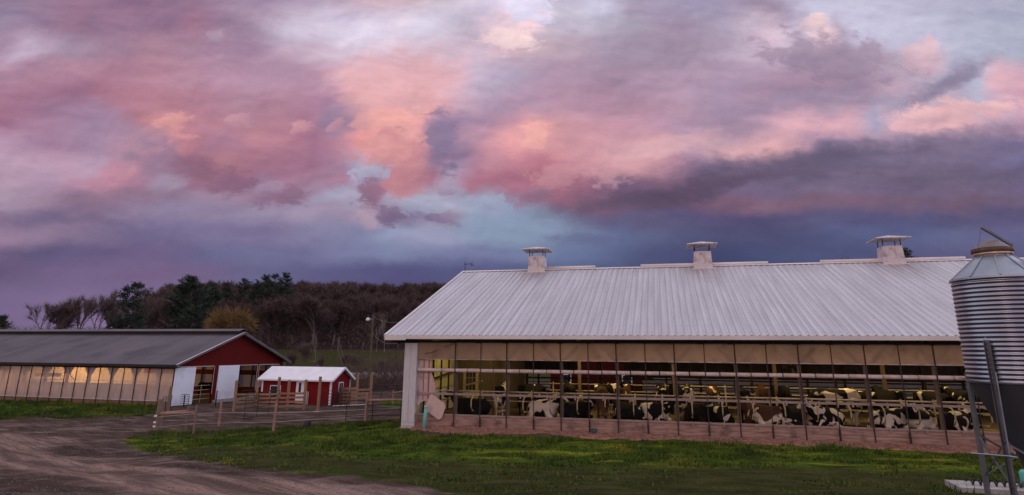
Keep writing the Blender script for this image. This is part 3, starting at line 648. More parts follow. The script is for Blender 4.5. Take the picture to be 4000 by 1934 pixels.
# torn first bay
def rough_poly(pts, seed, amp=.03, n_=5):
    r = random.Random(seed); o = []
    for i in range(len(pts)):
        a = pts[i]; b_ = pts[(i+1) % len(pts)]
        for k in range(n_):
            f = k/n_; j = amp if k else 0
            o.append((a[0]+(b_[0]-a[0])*f+r.uniform(-j, j), a[1], a[2]+(b_[2]-a[2])*f+r.uniform(-j, j)))
    return o
m = MB(); m.poly(rough_poly([(-1.87, .07, .95), (-1.55, .07, 1.2), (-1.38, .07, 1.18), (-1.02, .07, 1.45), (-.98, .07, 1.75), (-1.06, .07, 2.1), (-1.22, .07, 2.4), (-1.25, .07, 3.04), (-1.87, .07, 3.04)], 3), (0, .03, 0))
m.build('torn_panel', 'stain_wood', barn)
m = MB(); m.box(-1.36, -1.30, .055, .068, 1.3, 3.0); m.box(-1.60, -1.56, .055, .068, 1.25, 3.0); m.box(-1.86, -1.1, .05, .066, 2.46, 2.48); m.build('rust_stain', mat('rust_stain', (.20, .06, .04), (.3, .15, .12)), barn)
lp = [(-1.43, .86), (-.70, .42), (-.55, .50), (-.40, .98), (-.46, 1.12), (-1.10, 1.52), (-1.18, 1.45)]
mm = MB(); mm.poly([(a, -.07-.06*(1.5-z), z) for a, z in lp], (0, .012, 0))
flap = mat('ribbed_plastic_sheet', (.50, .36, .34), (.42, .30, .28), .5, 0, 14, .006, (1.4, 1, .3)); mm.build('hanging_sheet', flap, barn)
MB().tube([(-1.86, -.02, 3.25), (-1.2, -.03, 3.35), (-.5, -.03, 3.62), (-.1, -.03, 3.74)], .012, 5).build('cord', 'dark_wood', barn)
MB().poly([(-.35, -.12, -.06), (-.02, -.12, -.06), (.02, -.12, .42)], (0, .03, 0)).build('steel_gusset', 'rust', barn)
# roof ventilators
def vent_on(i, t, hw):
    v = empty('roof_ventilator', (0, 0, 0), 0, parent=barn); v.location = (t, RW, ZR)
    v.name = 'roof_ventilator'
    m = MB(); z1 = .84
    q0, q1 = hw+.04, hw-.02; d0 = hw
    vs = [(-q0, -d0, -.22), (q0, -d0, -.22), (q0, d0, -.22), (-q0, d0, -.22), (-q1, -d0+.05, z1), (q1, -d0+.05, z1), (q1, d0-.05, z1), (-q1, d0-.05, z1)]
    m.v = vs; m.f = [(0, 1, 5, 4), (1, 2, 6, 5), (2, 3, 7, 6), (3, 0, 4, 7), (4, 5, 6, 7)]
    return v, m
vm = mat('ventilator_sheet', (.56, .50, .52), (.48, .42, .44), .6, 0, 4, 0, (3, 3, .4), c3=(.26, .19, .18), s3=3)
vt0 = None
for i, (t, hw) in enumerate(((1.69, .50), (11.87, .50), (22.1, .52), (32.3, .5))):
    v, m = vent_on(i, t, hw); box_ = m.build('vent_box', vm, v)
    f = MB(); f.box(-hw-.16, hw+.16, -hw-.14, -hw+.02, -.26, -.20); f.box(-hw-.05, hw+.05, -hw-.02, -hw+.0, -.22, -.10); f.build('flashing', 'trim', v)
    for sx in (-1, 1):
        for sy in (-1, 1): MB().box(sx*(hw-.07)-.02, sx*(hw-.07)+.02, sy*(hw-.1)-.02, sy*(hw-.1)+.02, .84, 1.26).build('cap_post', 'dark_wood', v)
    c_ = MB(); e = hw+.38; top = 1.50
    c_.v = [(-e, -e, 1.22), (e, -e, 1.22), (e, e, 1.22), (-e, e, 1.22), (-e, -e, 1.26), (e, -e, 1.26), (e, e, 1.26), (-e, e, 1.26), (0, 0, top)]
    c_.f = [(3, 2, 1, 0), (0, 1, 5, 4), (1, 2, 6, 5), (2, 3, 7, 6), (3, 0, 4, 7), (4, 5, 8), (5, 6, 8), (6, 7, 8), (7, 4, 8)]; c_.build('vent_cap', vm, v)
# wind sensor on the gable
ws = empty('wind_sensor', bl(-3.2, RW, ZR+.02), TH, 'small dark wind sensor on a mast at the ridge end of the cow barn', 'wind sensor')
MB().tube([(0, 0, 0), (0, 0, .62)], .022, 6).build('mast', 'black_pipe', ws)
MB().tube([(-.02, 0, .46), (.48, 0, .50)], .018, 6).build('arm', 'black_pipe', ws)
m = MB()
for a in (0, 2.1, 4.2): m.ell((.48+.08*math.cos(a), .08*math.sin(a), .40), (.04, .04, .04), 6, 4)
m.tube([(.48, 0, .36), (.48, 0, .62)], .012, 5); m.build('cups', 'black', ws); MB().box(-.03, .03, -.004, .004, .4, .55).build('vane', 'black', ws)

# barn lamps
def lamp(t, w, z, label, e, col=(1, .70, .27)):
    o = empty('barn_lamp', bl(t, w, z), TH, label, 'lamp', 'lamps hung inside the cow barn')
    MB().box(-.6, .6, -.07, .07, .03, .1).build('housing', 'white', o); MB().tube([(-.55, 0, 0), (.55, 0, 0)], .025, 6).build('tube', 'lamp_yellow', o)
    MB().tube([(0, 0, .1), (0, 0, .9)], .012, 4).build('hanger', 'black_pipe', o)
    ld = bpy.data.lights.new('lamp_light', 'AREA'); ld.shape = 'RECTANGLE'; ld.size = 1.1; ld.size_y = .15; ld.energy = e; ld.color = col
    lo = bpy.data.objects.new('lamp_light', ld); COL.objects.link(lo); lo.parent = o; lo.location = (0, 0, -.05)
nm = ['by the yellow panels', 'above the leftmost pale cow', 'left of the barn centre', 'right of the barn centre', 'before the grain bin', 'behind the grain bin']
for i, t in enumerate((-.6, 5.2, 11.0, 16.8, 22.6, 30.0)):
    lamp(t, 4.3, 4.55, 'yellow tube lamp under the cow barn roof '+nm[i], 175 if i else 50)

# ------------------------------------------------------------------ cows
def remeshed(m, voxel, name):
    me = bpy.data.meshes.new(name); me.from_pydata(m.v, [], m.f)
    o = bpy.data.objects.new(name, me); COL.objects.link(o)
    bm = bmesh.new(); bm.from_mesh(me); bmesh.ops.recalc_face_normals(bm, faces=bm.faces); bm.to_mesh(me); bm.free()
    md = o.modifiers.new('r', 'REMESH'); md.mode = 'VOXEL'; md.voxel_size = voxel; md.use_smooth_shade = True
    s_ = o.modifiers.new('s', 'SMOOTH'); s_.iterations = 3; s_.factor = .5
    dg = bpy.context.evaluated_depsgraph_get(); ev = o.evaluated_get(dg); nm_ = bpy.data.meshes.new_from_object(ev)
    bpy.data.objects.remove(o); nm_.name = name
    nm_.polygons.foreach_set('use_smooth', [True]*len(nm_.polygons)); return nm_
def loft(m, secs, n=12):   # secs: (x,y,z, ry, rz) cross-sections facing x
    i0 = len(m.v)
    for (x, y, z, ry, rz_) in secs:
        for q in range(n):
            a = 2*math.pi*q/n; m.v.append((x, y+ry*math.cos(a), z+rz_*math.sin(a)))
    k = len(secs)
    for j in range(k-1):
        for q in range(n): a = i0+j*n+q; b_ = i0+j*n+(q+1) % n; m.f.append((a, b_, b_+n, a+n))
    m.f.append(tuple(i0+q for q in range(n))); m.f.append(tuple(i0+(k-1)*n+q for q in reversed(range(n))))
def head(m, p, d, s=1.0):   # head from poll p along muzzle direction d
    p = Vector(p); d = Vector(d).normalized(); side = d.cross(Vector((0, 0, 1)))
    if side.length < .1: side = Vector((0, 1, 0))
    side.normalize()
    m.tube([p-d*.06*s, p+d*.08*s, p+d*.26*s, p+d*.40*s, p+d*.47*s], [.10*s, .125*s, .095*s, .075*s, .06*s], 10)
    for q in (-1, 1): m.tube([p+side*q*.10*s, p+side*q*.18*s+Vector((0, 0, .01)), p+side*q*.27*s-Vector((0, 0, .03))], [.03*s, .045*s, .015*s], 6)
def cow_stand(headpos='up'):
    m = MB()
    loft(m, [(-.86, 0, 1.18, .10, .12), (-.80, 0, 1.16, .22, .24), (-.6, 0, 1.14, .27, .31), (-.3, 0, 1.06, .31, .36), (0, 0, 1.02, .34, .38), (.3, 0, 1.04, .31, .37), (.55, 0, 1.08, .25, .34), (.72, 0, 1.12, .19, .27), (.82, 0, 1.14, .12, .16)])
    m.ell((-.72, .17, 1.34), (.09, .06, .06)); m.ell((-.72, -.17, 1.34), (.09, .06, .06)); m.ell((-.5, 0, .74), (.2, .15, .14))
    hp = {'up': (1.12, 0, 1.46), 'mid': (1.25, 0, 1.18), 'low': (1.28, .05, .72)}[headpos]
    hd = {'up': (.75, 0, -.6), 'mid': (.7, .1, -.6), 'low': (.5, .1, -.85)}[headpos]
    m.tube([(.62, 0, 1.14), ((.62+hp[0])/2, 0, (1.14+hp[2])/2+.02), hp], [.25, .17, .11], 10)
    head(m, hp, hd)
    for s_ in (-1, 1):
        m.tube([(-.62, s_*.17, 1.05), (-.58, s_*.19, .78), (-.72, s_*.17, .50), (-.66, s_*.16, .25), (-.66, s_*.16, .06), (-.62, s_*.16, 0)], [.17, .13, .07, .045, .05, .065], 8)
        m.tube([(.48, s_*.17, .98), (.48, s_*.17, .70), (.50, s_*.16, .42), (.49, s_*.16, .2), (.49, s_*.16, .06), (.52, s_*.16, 0)], [.13, .09, .06, .042, .05, .06], 8)
    m.tube([(-.84, 0, 1.28), (-.93, 0, 1.15), (-.93, .02, .8), (-.91, .03, .55), (-.9, .03, .42)], [.045, .035, .025, .05, .02], 6)
    return m
def cow_lie(turn=0):
    m = MB()
    loft(m, [(-.82, 0, .42, .10, .12), (-.74, 0, .40, .28, .28), (-.5, .02, .40, .38, .36), (-.2, .03, .38, .42, .40), (.1, .03, .40, .40, .42), (.38, .02, .44, .33, .40), (.6, 0, .48, .24, .33), (.72, 0, .50, .15, .2)])
    m.ell((-.55, .14, .72), (.1, .07, .07)); m.ell((-.55, -.14, .72), (.1, .07, .07))
    hp = (.98, .22*turn, 1.0); m.tube([(.5, 0, .52), (.8, .08*turn, .74), hp], [.26, .17, .11], 10)
    head(m, hp, (.8, .8*turn, -.42))
    for s_ in (-1, 1):
        m.tube([(.4, s_*.22, .24), (.72, s_*.24, .10), (.62, s_*.26, .06), (.40, s_*.26, .05)], [.12, .08, .055, .05], 8)
    m.tube([(-.35, .3, .26), (.02, .48, .14), (-.28, .58, .08), (-.5, .66, .05)], [.2, .11, .06, .05], 8)
    m.tube([(-.5, -.28, .22), (-.2, -.44, .12), (-.45, -.48, .07)], [.18, .1, .06], 8)
    m.tube([(-.80, 0, .52), (-.92, .04, .4), (-.95, .12, .15), (-.8, .2, .05)], [.045, .03, .03, .045], 6)
    return m
CW = {'su': remeshed(cow_stand('up'), .032, 'cow_standing'), 'sm': remeshed(cow_stand('mid'), .032, 'cow_looking'), 'sl': remeshed(cow_stand('low'), .032, 'cow_feeding'),
      'll': remeshed(cow_lie(1), .032, 'cow_resting_left'), 'lr': remeshed(cow_lie(-1), .032, 'cow_resting_right'), 'l0': remeshed(cow_lie(0), .032, 'cow_resting')}
cows = [ # pose, px x of body centre, w, heading deg in barn frame (0 = +t right, 90 = away), coat, label
('lr', 1845, 1.3, 200, 'cow_black', 'black cow lying low just right of the torn corner bay'),
('su', 1960, 3.0, 95, 'cow_white', 'pale cow standing with its rump to us in the second bay, leftmost standing'),
('l0', 2125, 1.4, -35, 'cow_white', 'white cow with black spots lying with head raised, left part of the barn'),
('lr', 2250, 1.35, 38, 'cow_black', 'black cow lying behind the rail right of the white spotted cow'),
('sl', 2352, 1.9, -85, 'cow_brown', 'brown cow with pale blaze facing out over the rail'),
('sm', 2070, 4.2, 70, 'cow_black', 'dark cow standing behind the white spotted resting cow'),
('su', 2225, 5.0, 105, 'cow_black', 'dark cow standing farther in left of the red barn view'),
('su', 2375, 5.2, 60, 'cow_stand', 'black and white cow standing above the brown one facing out'),
('lr', 2450, 1.35, 135, 'cow_black', 'black cow lying curled beside the white-faced black cow'),
('ll', 2550, 1.4, -32, 'cow_lie', 'black cow with white face resting its head to the right, mid barn'),
('su', 2435, 3.5, 80, 'cow_brown', 'tan-flanked cow standing rump out between two posts'),
('su', 2590, 3.4, 95, 'cow_stand', 'black cow standing rump out with white inner legs, centre of barn'),
('su', 2690, 3.8, 88, 'cow_stand', 'black cow standing rump out right of the centre pair'),
('lr', 2735, 1.5, -60, 'cow_black', 'black cow lying and facing us with a pale forehead'),
('l0', 2815, 1.4, 100, 'cow_lie', 'white-streaked black cow lying with its back to the rail'),
('su', 2905, 3.8, 92, 'cow_black', 'very dark cow standing rump out left of the tan standing cow'),
('su', 2985, 4.6, 85, 'cow_brown', 'tan cow standing farther in beside the dark rump'),
('l0', 2985, 1.35, 150, 'cow_brown', 'reddish brown cow lying beside the wooden post'),
('lr', 3100, 1.4, 48, 'cow_lie', 'black and white cow lying just left of a thick post'),
('l0', 3225, 1.45, 215, 'cow_lie', 'white-backed cow with black flank lying right of the brown cow'),
('sl', 3270, 3.8, 175, 'cow_stand', 'black cow standing sideways with white shoulder patch'),
('sm', 3400, 4.6, 10, 'cow_stand', 'black and white cow standing sideways with white rump top'),
('su', 3490, 3.6, 100, 'cow_black', 'dark cow standing with a white poll left of the last bays'),
('l0', 3480, 1.35, 22, 'cow_white', 'large white cow with black patches lying near the grain bin end'),
('ll', 3595, 1.5, 225, 'cow_stand', 'white and black cow lying head left beside the last thick post'),
('l0', 3735, 1.4, 40, 'cow_lie', 'black cow with pale haunch lying beside the grain bin legs'),
('sm', 3640, 4.4, 40, 'cow_stand', 'cow with cream back standing sideways behind the last post'),
('su', 3770, 5.0, 100, 'cow_black', 'black cow standing highest at the far right by the grain bin'),
('sl', 2790, 6.6, 80, 'cow_brown', 'brown cow feeding deep inside behind the streaked cow'),
('sl', 3050, 6.8, 100, 'cow_black', 'dark cow feeding deep inside above the brown lying cow'),
('sl', 2640, 7.2, 85, 'cow_black', 'dark cow feeding deep inside behind the centre pair')]
for (po, x, w, hd, coat, lab) in cows:
    t = px_t(x, w, .8); me_ = CW[po].copy(); me_.materials.clear(); me_.materials.append(X[coat])
    o = bpy.data.objects.new('cow', me_); COL.objects.link(o); o.location = bl(t, w, .365+(.09 if po[0] == 'l' else 0)); o.rotation_euler = (0, 0, TH+R(hd)); k = random.uniform(1.0, 1.1); o.scale = (k, k, k)
    tag(o, lab, 'cow', 'cows in the open-sided barn')
# stall dividers
def divider():
    e = empty('stall_divider', (0, 0, 0), TH)
    MB().tube([(0, 2.25, .0), (0, 2.25, 1.25)], .035, 6).build('upright', 'pipe', e)
    MB().tube([(0, 2.25, 1.1), (0, 1.6, 1.12), (0, .55, 1.05), (0, .35, .9), (0, .35, .6), (0, .55, .42), (0, 1.5, .38), (0, 2.25, .35)], .028, 6).build('loop', 'pipe', e)
    return e
dv = divider()
for i in range(22):
    o = dv if i == 0 else copy_tree(dv); o.location = bl(.62+1.22*i, .15, .35); 
    tag(o, 'curved steel pipe stall divider between resting cows', 'stall divider', 'pipe dividers along the front stalls')
rl = empty('stall_rails', bl(0, 0, .35), TH, 'long yellowed steel pipe rails crossing the cow stalls', 'railing')
for (w, z) in ((2.45, 1.15), (2.45, .75), (7.6, 1.35), (7.6, 1.0), (7.6, .65), (7.6, .3)): MB().tube([(-1.5 if w < 5 else 3, w, z), (40, w, z)], .03, 5).build('rail', 'pipe', rl)
for k in range(12): MB().tube([(3.2+k*3.05, 7.6, 0), (3.2+k*3.05, 7.6, 1.45)], .04, 6).build('post', 'pipe', rl)
fn = empty('ceiling_fan', bl(px_t(3085, 8, 3.2), 8, 2.75), TH, 'dark square barn fan hanging under the roof seen over the curtain roll', 'fan')
MB().box(-.62, .62, -.15, .15, .62, .68).build('hood', 'black', fn)
m = MB(); m.lathe([(.5, -.12), (.52, 0), (.5, .12), (.47, 0), (.5, -.12)], 20); m.v = [(x_, z_, y_+.1) for x_, y_, z_ in m.v]; m.build('shroud', 'black_pipe', fn)
m = MB()
for a in range(4):
    c_, s_ = math.cos(a*1.57+.3), math.sin(a*1.57+.3); m.quad((.08*c_, -.02, .08*s_+.1), (.45*c_-.1*s_, .03, .45*s_+.1*c_+.1), (.45*c_+.1*s_, -.03, .45*s_-.1*c_+.1), (.1*c_, .02, .1*s_+.1))
m.build('blades', 'black_pipe', fn); MB().ell((0, 0, .1), (.1, .12, .1), 8, 6).build('motor', 'black', fn)

# buildings seen through the barn
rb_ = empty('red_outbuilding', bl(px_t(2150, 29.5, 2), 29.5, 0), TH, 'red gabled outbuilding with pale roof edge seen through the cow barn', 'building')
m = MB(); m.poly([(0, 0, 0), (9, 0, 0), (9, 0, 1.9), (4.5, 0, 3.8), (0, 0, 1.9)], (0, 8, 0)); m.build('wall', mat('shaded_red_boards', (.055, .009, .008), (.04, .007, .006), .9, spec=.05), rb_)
m = MB(); m.beam((-.4, -.1, 1.75), (4.5, -.1, 3.86), .5, .1); m.beam((4.5, -.1, 3.86), (9.4, -.1, 1.75), .5, .1); m.build('roof', 'trim', rb_)
for q in (1.0, 6.4): f_ = MB().box(q, q+.9, -.06, -.01, .6, 1.5).build('window', 'white', rb_); MB().box(q+.1, q+.8, -.075, -.062, .7, 1.4).build('pane', 'glass', f_)
MB().beam((8.2, -.4, 3.0), (12.2, -.4, .6), .22, .22).build('auger_tube', mat('auger_red', (.25, .05, .03)), rb_)

# strip of chips at the foot of the wall, pipes
m = MB(); r_ = random.Random(5)
cols = 260; prf = [(-.0, .16), (-.3, .10), (-.7, .02), (-1.1, -.08)]
for i in range(cols+1):
    t = -2.6+i*(40./cols)
    for (w_, z_) in prf: m.v.append((t, w_*(1+.16*math.sin(t*2.3)+.1*math.sin(t*5.7)+r_.uniform(-.12, .12))-.02, z_+r_.uniform(-.02, .03)-(.12 if t < -1.9 else 0)))
for i in range(cols):
    for j in range(3): a = i*4+j; m.f.append((a, a+4, a+5, a+1))
for i in range(5200):
    t = r_.uniform(-2.5, 33); w_ = -r_.uniform(.25, 1.2); z_ = .165-.215*(-w_)+.01; a = r_.uniform(0, 6); s_ = r_.uniform(.02, .06)
    m.tri((t, w_, z_), (t+s_*math.cos(a), w_+s_*math.sin(a), z_+r_.uniform(0, .04)), (t-s_*math.sin(a)*.6, w_+s_*math.cos(a)*.6, z_+r_.uniform(0, .03)))
ch = m.build('wood_chips', 'chip'); ch.location = bl(0, 0, 0); ch.rotation_euler = (0, 0, TH); tag(ch, 'reddish wood chip and rubble strip at the foot of the cow barn wall', 'wood chips', None, 'stuff')
ap = empty('drain_pipe', bl(-1.28, -.42, -.05), TH, 'upright aqua plastic pipe beside the torn barn corner', 'pipe')
MB().tube([(0, 0, -.1), (.06, 0, 1.02)], .075, 14).build('pipe', 'aqua', ap, True); MB().tube([(.06, 0, 1.0), (.064, 0, 1.08)], .085, 14).build('rim', 'litter', ap, True)
bk = gp(2322, 1706); MBk = MB().lathe([(.0, 0), (.1, 0), (.12, .3), (.125, .31), (.11, .3), (.09, .02)], 16); o = MBk.build('bucket', mat('grey_green_bucket', (.07, .12, .11)), None, True, (bk.x, bk.y+.1, bk.z)); tag(o, 'small grey-green bucket against the barn base boards', 'bucket')
bk = gp(2608, 1706); o = MB().tube([(-.02, 0, 0), (.02, 0, .45), (0, 0, .46)], [.05, .03, .04], 8).ell((0, 0, .1), (.14, .1, .12)).build('valve', 'rust', None, True, (bk.x, bk.y+.05, bk.z)); tag(o, 'rusty valve stub at the barn base mid length', 'valve')

# ------------------------------------------------------------------ grain bin on legs
SC = None
def silo():
    Y = 13.6
    # axis passes px (3898,1100)
    d = ray(3898, 1100); X0 = d[0]/d[1]*Y
    g0 = float(gz(X0, Y))
    zr = EZ+ray(3898, 1095)[2]/ray(3898, 1095)[1]*Y; zb = EZ+ray(3960, 1492)[2]/ray(3960, 1492)[1]*Y
    s = empty('grain_bin', (X0, Y, g0), 0, 'corrugated galvanised grain bin on steel legs at the right edge', 'grain bin')
    r0 = .86; z0 = zb-g0; z1 = zr-g0
    nr = 23; pr = []
    for k in range(nr*8+1):
        pr.append((r0+.013*math.cos(k/8*2*math.pi), z0+(z1-z0)*k/(nr*8)))
    MB().lathe(pr, 96).build('bin_wall', 'silo', s, True)
    m = MB(); m.lathe([(r0+.03, z1-.01), (r0+.02, z1+.03), (.34, z1+.52), (.33, z1+.56)], 64); m.build('roof_cone', 'galv', s)
    m = MB(); 
    for q in range(10):
        a = q*2*math.pi/10+.35; m.beam((math.cos(a)*(r0+.01), math.sin(a)*(r0+.01), z1+.045), (math.cos(a)*.34, math.sin(a)*.34, z1+.535), .035, .02)
    m.build('roof_rib', 'galv', s)
    MB().lathe([(.34, z1+.54), (.37, z1+.55), (.37, z1+.60), (.35, z1+.60)], 40).build('collar', mat('bright_collar', (.65, .45, .35), rough=.3, metal=.6), s, True)
    MB().lathe([(.36, z1+.60), (.39, z1+.61), (.39, z1+.69), (.33, z1+.70)], 40).build('lid_band', 'rust', s, True)
    m = MB(); m.lathe([(.37, z1+.70), (.2, z1+.84), (.02, z1+.93)], 32); m.build('lid', mat('dull_lid', (.20, .17, .17), rough=.5, metal=.4), s)
    m = MB(); m.beam((-.22, -.1, z1+1.17), (.4, -.1, z1+.76), .05, .05); m.tube([(-.22, -.1, z1+1.17), (-.40, -.1, z1+.63)], .006, 4); m.build('lid_lever', 'leg', s)
    m = MB(); m.box(.56, .80, -.5, -.3, z1+.42, z1+.66); m.build('roof_hatch', 'leg', s)
    m = MB(); m.lathe([(r0-.005, z0+.005), (.18, z0-1.55), (.16, z0-1.7)], 64); m.lathe([(.16, z0-1.7), (.0, z0-1.7)], 64); m.build('hopper', 'hopper', s)
    MB().lathe([(r0+.02, z0+.03), (r0+.035, z0), (r0, z0-.03)], 64).build('base_ring', 'galv', s, True)
    legs = []
    for k, a in enumerate((R(-152), R(118), R(-62), R(28))):
        c_, s_ = math.cos(a), math.sin(a); rr = r0+.07; h = z0+(.85 if k != 1 else .15)
        m = MB(); e = Vector((c_*rr, s_*rr, 0)); tdir = Vector((-s_, c_, 0))
        for sg in (-1, 1): m.beam(e+tdir*.045*sg, e+tdir*.045*sg+Vector((0, 0, h)), .012, .07, (c_, s_, 0))
        m.beam(e-Vector((c_, s_, 0))*.03, e-Vector((c_, s_, 0))*.03+Vector((0, 0, h)), .10, .012, (c_, s_, 0))
        lg = m.build('leg', 'leg', s); legs.append(e)
        bb = MB()
        for q in range(9): bb.ell(e+Vector((c_, s_, 0))*.012+Vector((0, 0, z0+.1+q*.1)), (.014, .014, .014), 6, 4)
        bb.build('bolt', 'galv', lg)
        MB().box(e.x-.16, e.x+.16, e.y-.16, e.y+.16, 0, .015).build('foot_plate', 'rust', lg)
    for a, b_ in ((0, 1), (0, 2), (1, 3), (2, 3)):
        m = MB(); m.beam(legs[a]+Vector((0, 0, .9)), legs[b_]+Vector((0, 0, 1.75)), .04, .012); m.beam(legs[a]+Vector((0, 0, 1.75)), legs[b_]+Vector((0, 0, .9)), .012, .04)
        m.build('brace', 'leg', s)
    q = legs[0]; MB().tube([q+Vector((-.62, .15, 1.52)), q+Vector((0, -.08, 1.5)), q+Vector((.12, -.1, 1.48))], .016, 6).build('feed_rod', 'galv', s)
    MB().tube([q+Vector((.0, -.1, 3.1)), q+Vector((-.02, -.1, 1.55))], .012, 6).build('conduit', 'galv', s)
    MB().tube([q+Vector((-.05, -.06, 2.85)), q+Vector((-.5, .3, 2.98))], .008, 5).build('cable', 'black', s)
    MB().tube([(-.1, -.1, z0-1.68), (1.6, -.5, z0-1.95)], .09, 10).build('auger', 'galv', s, True)
    return s, X0, Y, g0, legs
silo_o, SX, SY, SG, slegs = silo()
pp = gp(3885, 1918)
o = MB().box(-.95, 1.6, -.55, .5, -.1, .13).build('concrete_pad', 'concrete', None, False, (pp.x, pp.y, pp.z)); o.rotation_euler = (0, 0, R(-16)); tag(o, 'pale concrete block under the grain bin leg, bottom right', 'concrete pad')
hp_ = []
for k in range(90): a = k*.5; hp_.append((-.62+k*.014, .26+.07*math.cos(a)-.35, .20+.07*math.sin(a)))
o = MB().tube(hp_, .022, 6).build('coiled_hose', 'black', None, True, (pp.x, pp.y, pp.z)); o.rotation_euler = (0, 0, R(-16)); tag(o, 'dark coiled hose lying on the concrete block', 'hose')
tk = gp(4040, 1930); o = MB().tube([(0, 0, .02), (0, 0, .04), (0, 0, .5), (0, 0, .55), (0, 0, .56)], [.18, .24, .24, .2, .05], 20).build('plastic_drum', 'aqua', None, True, (tk.x, tk.y, tk.z)); tag(o, 'aqua plastic drum partly cut off at the right edge under the grain bin', 'drum')

# ------------------------------------------------------------------ left barn
T2 = R(-15.6445); LO = (-41.3165, 54.3146); GB = -.95
lb = empty('red_barn', (LO[0], LO[1], 0), T2, 'long low barn with dark grey roof, red gable and lit plastic curtains', 'barn')
def ll(t, w, z=0): return Vector((LO[0]+math.cos(T2)*t-math.sin(T2)*w, LO[1]+math.sin(T2)*t+math.cos(T2)*w, z))
H = 6.75; ze, zr2 = 2.22, 4.86; s2 = (zr2-ze)/(H+.55); TA, TB = -26., 16.3
def rz2(w): return ze+(w+.55)*s2 if w <= H else zr2-(w-H)*s2
m = MB(); pr = []; t_ = TA
while t_ < TB-.1: pr += [(t_, .022), (t_+.07, .022), (t_+.10, 0), (t_+.21, 0)]; t_ += .2438
pr.append((TB, 0))
for (wa, wb) in ((-.57, H), (H, 2*H+.57)):
    i0 = len(m.v)
    for (t, h) in pr: m.v.append((t, wa, rz2(wa)+h)); m.v.append((t, wb, rz2(wb)+h))
    for k in range(len(pr)-1): a = i0+2*k; m.f.append((a, a+2, a+3, a+1))
m.build('roof', 'grey_roof', lb)
m = MB(); m.box(TA, TB-.3, H-.45, H+.45, zr2-.15, zr2+.12); m.build('ridge_opening', 'soffit', lb)
m = MB(); m.poly([(TA, H-.62, zr2+.12), (TA, H, zr2+.34), (TA, H+.62, zr2+.12), (TA, H, zr2+.29)], (TB-TA-.1, 0, 0)); m.build('ridge_cap', 'grey_roof', lb)
m = MB()
for wa, wb in ((-.6, H), (2*H+.6, H)): m.beam((TB, wa, rz2(-.6)-.06), (TB, wb, zr2-.06), .05, .17)
m.build('rake_trim', mat('dark_trim', (.14, .12, .13)), lb)
m = MB()
for wa, wb in ((-.6, H), (2*H+.6, H)): m.beam((TB-.02, wa, rz2(-.6)+.035), (TB-.02, wb, zr2+.035), .10, .02)
m.build('rake_flashing', 'trim', lb)
m = MB(); m.box(TA, TB-.1, -.57, -.53, ze-.20, ze-.02); m.box(TA, TB-.1, -.5, -.02, ze-.24, ze-.22); m.box(TA, 15.6, .0, .1, 1.88, ze-.05); m.build('eave_board', 'soffit', lb)
r_ = random.Random(3)
m = MB()
for k in range(40): q = -25+k*1.02; m.box(q, q+.3*r_.uniform(.4, 2.4), -.585, -.572, ze-.17, ze-.07) if r_.random() < .55 else None
m.build('eave_patch', 'dark_wood', lb)
wavy(TA, 15.6, -.50, 1.90, .0, .05, 420, 12, 4).build('plastic_curtain', 'clear_curtain', lb, True)
m = MB(); m.box(TA, 15.62, -.03, .08, -1.2, -.53); m.build('base_board', 'sill', lb)
MB().tube([(TA, -.07, -.52), (15.6, -.07, -.52)], .03, 6).tube([(TA, -.07, .91), (15.6, -.07, .91)], .018, 6).build('curtain_pipe', 'litter', lb)
k = 0
t = TA+.16
while t < 15.7:
    MB().box(t-.022, t+.022, -.10, -.055, -1.1, 1.95).build('batten', 'dark_wood', lb); t += 1.22
MB().tube([(5.05, -.12, 1.9), (5.2, -.12, 1.5), (5.45, -.13, 1.15), (5.8, -.13, .95)], .02, 5).build('cable', 'black', lb)
# inner frame seen through the plastic: posts with knee braces
for k in range(16):
    t = -22+k*2.44; m = MB()
    m.box(t-.12, t+.12, 2.0, 2.15, -1, 2.9)
    for sg in (-1, 1): m.beam((t, 2.07, 1.15), (t+sg*.5, 2.07, 1.9), .14, .2)
    m.build('inner_post', 'dark_wood', lb)
m = MB(); m.box(TA, 15.4, 2.02, 2.12, 1.82, 2.3); m.box(TA, 15.4, 2.02, 2.12, -.95, .12); m.box(-1.2, 1.6, 2.0, 2.13, 1.0, 1.3); m.build('inner_beam', 'dark_wood', lb)
MB().box(TA, 15.4, .2, .24, -.92, -.05).build('inner_boards', 'post_wood', lb)
m = MB(); m.box(TA, 15.6, 2*H-.05, 2*H, -.2, 2.1); m.build('far_curtain', 'far_curtain', lb)
for k in range(9):
    t = 15.4-k*1.5; MB().box(t-.05, t+.05, 2*H-.15, 2*H-.06, -1, 2.2).build('far_post', 'dark_wood', lb)
m = MB(); m.box(-1, 15.5, 2*H-.12, 2*H-.06, .95, 1.4); m.box(-1, 15.5, 2*H-.14, 2*H-.06, -1.1, -.2); m.build('far_board', 'red', lb)
m = MB(); m.box(TA, 15.5, .1, 2*H-.1, -1.1, -.93); m.build('floor', 'floor', lb)
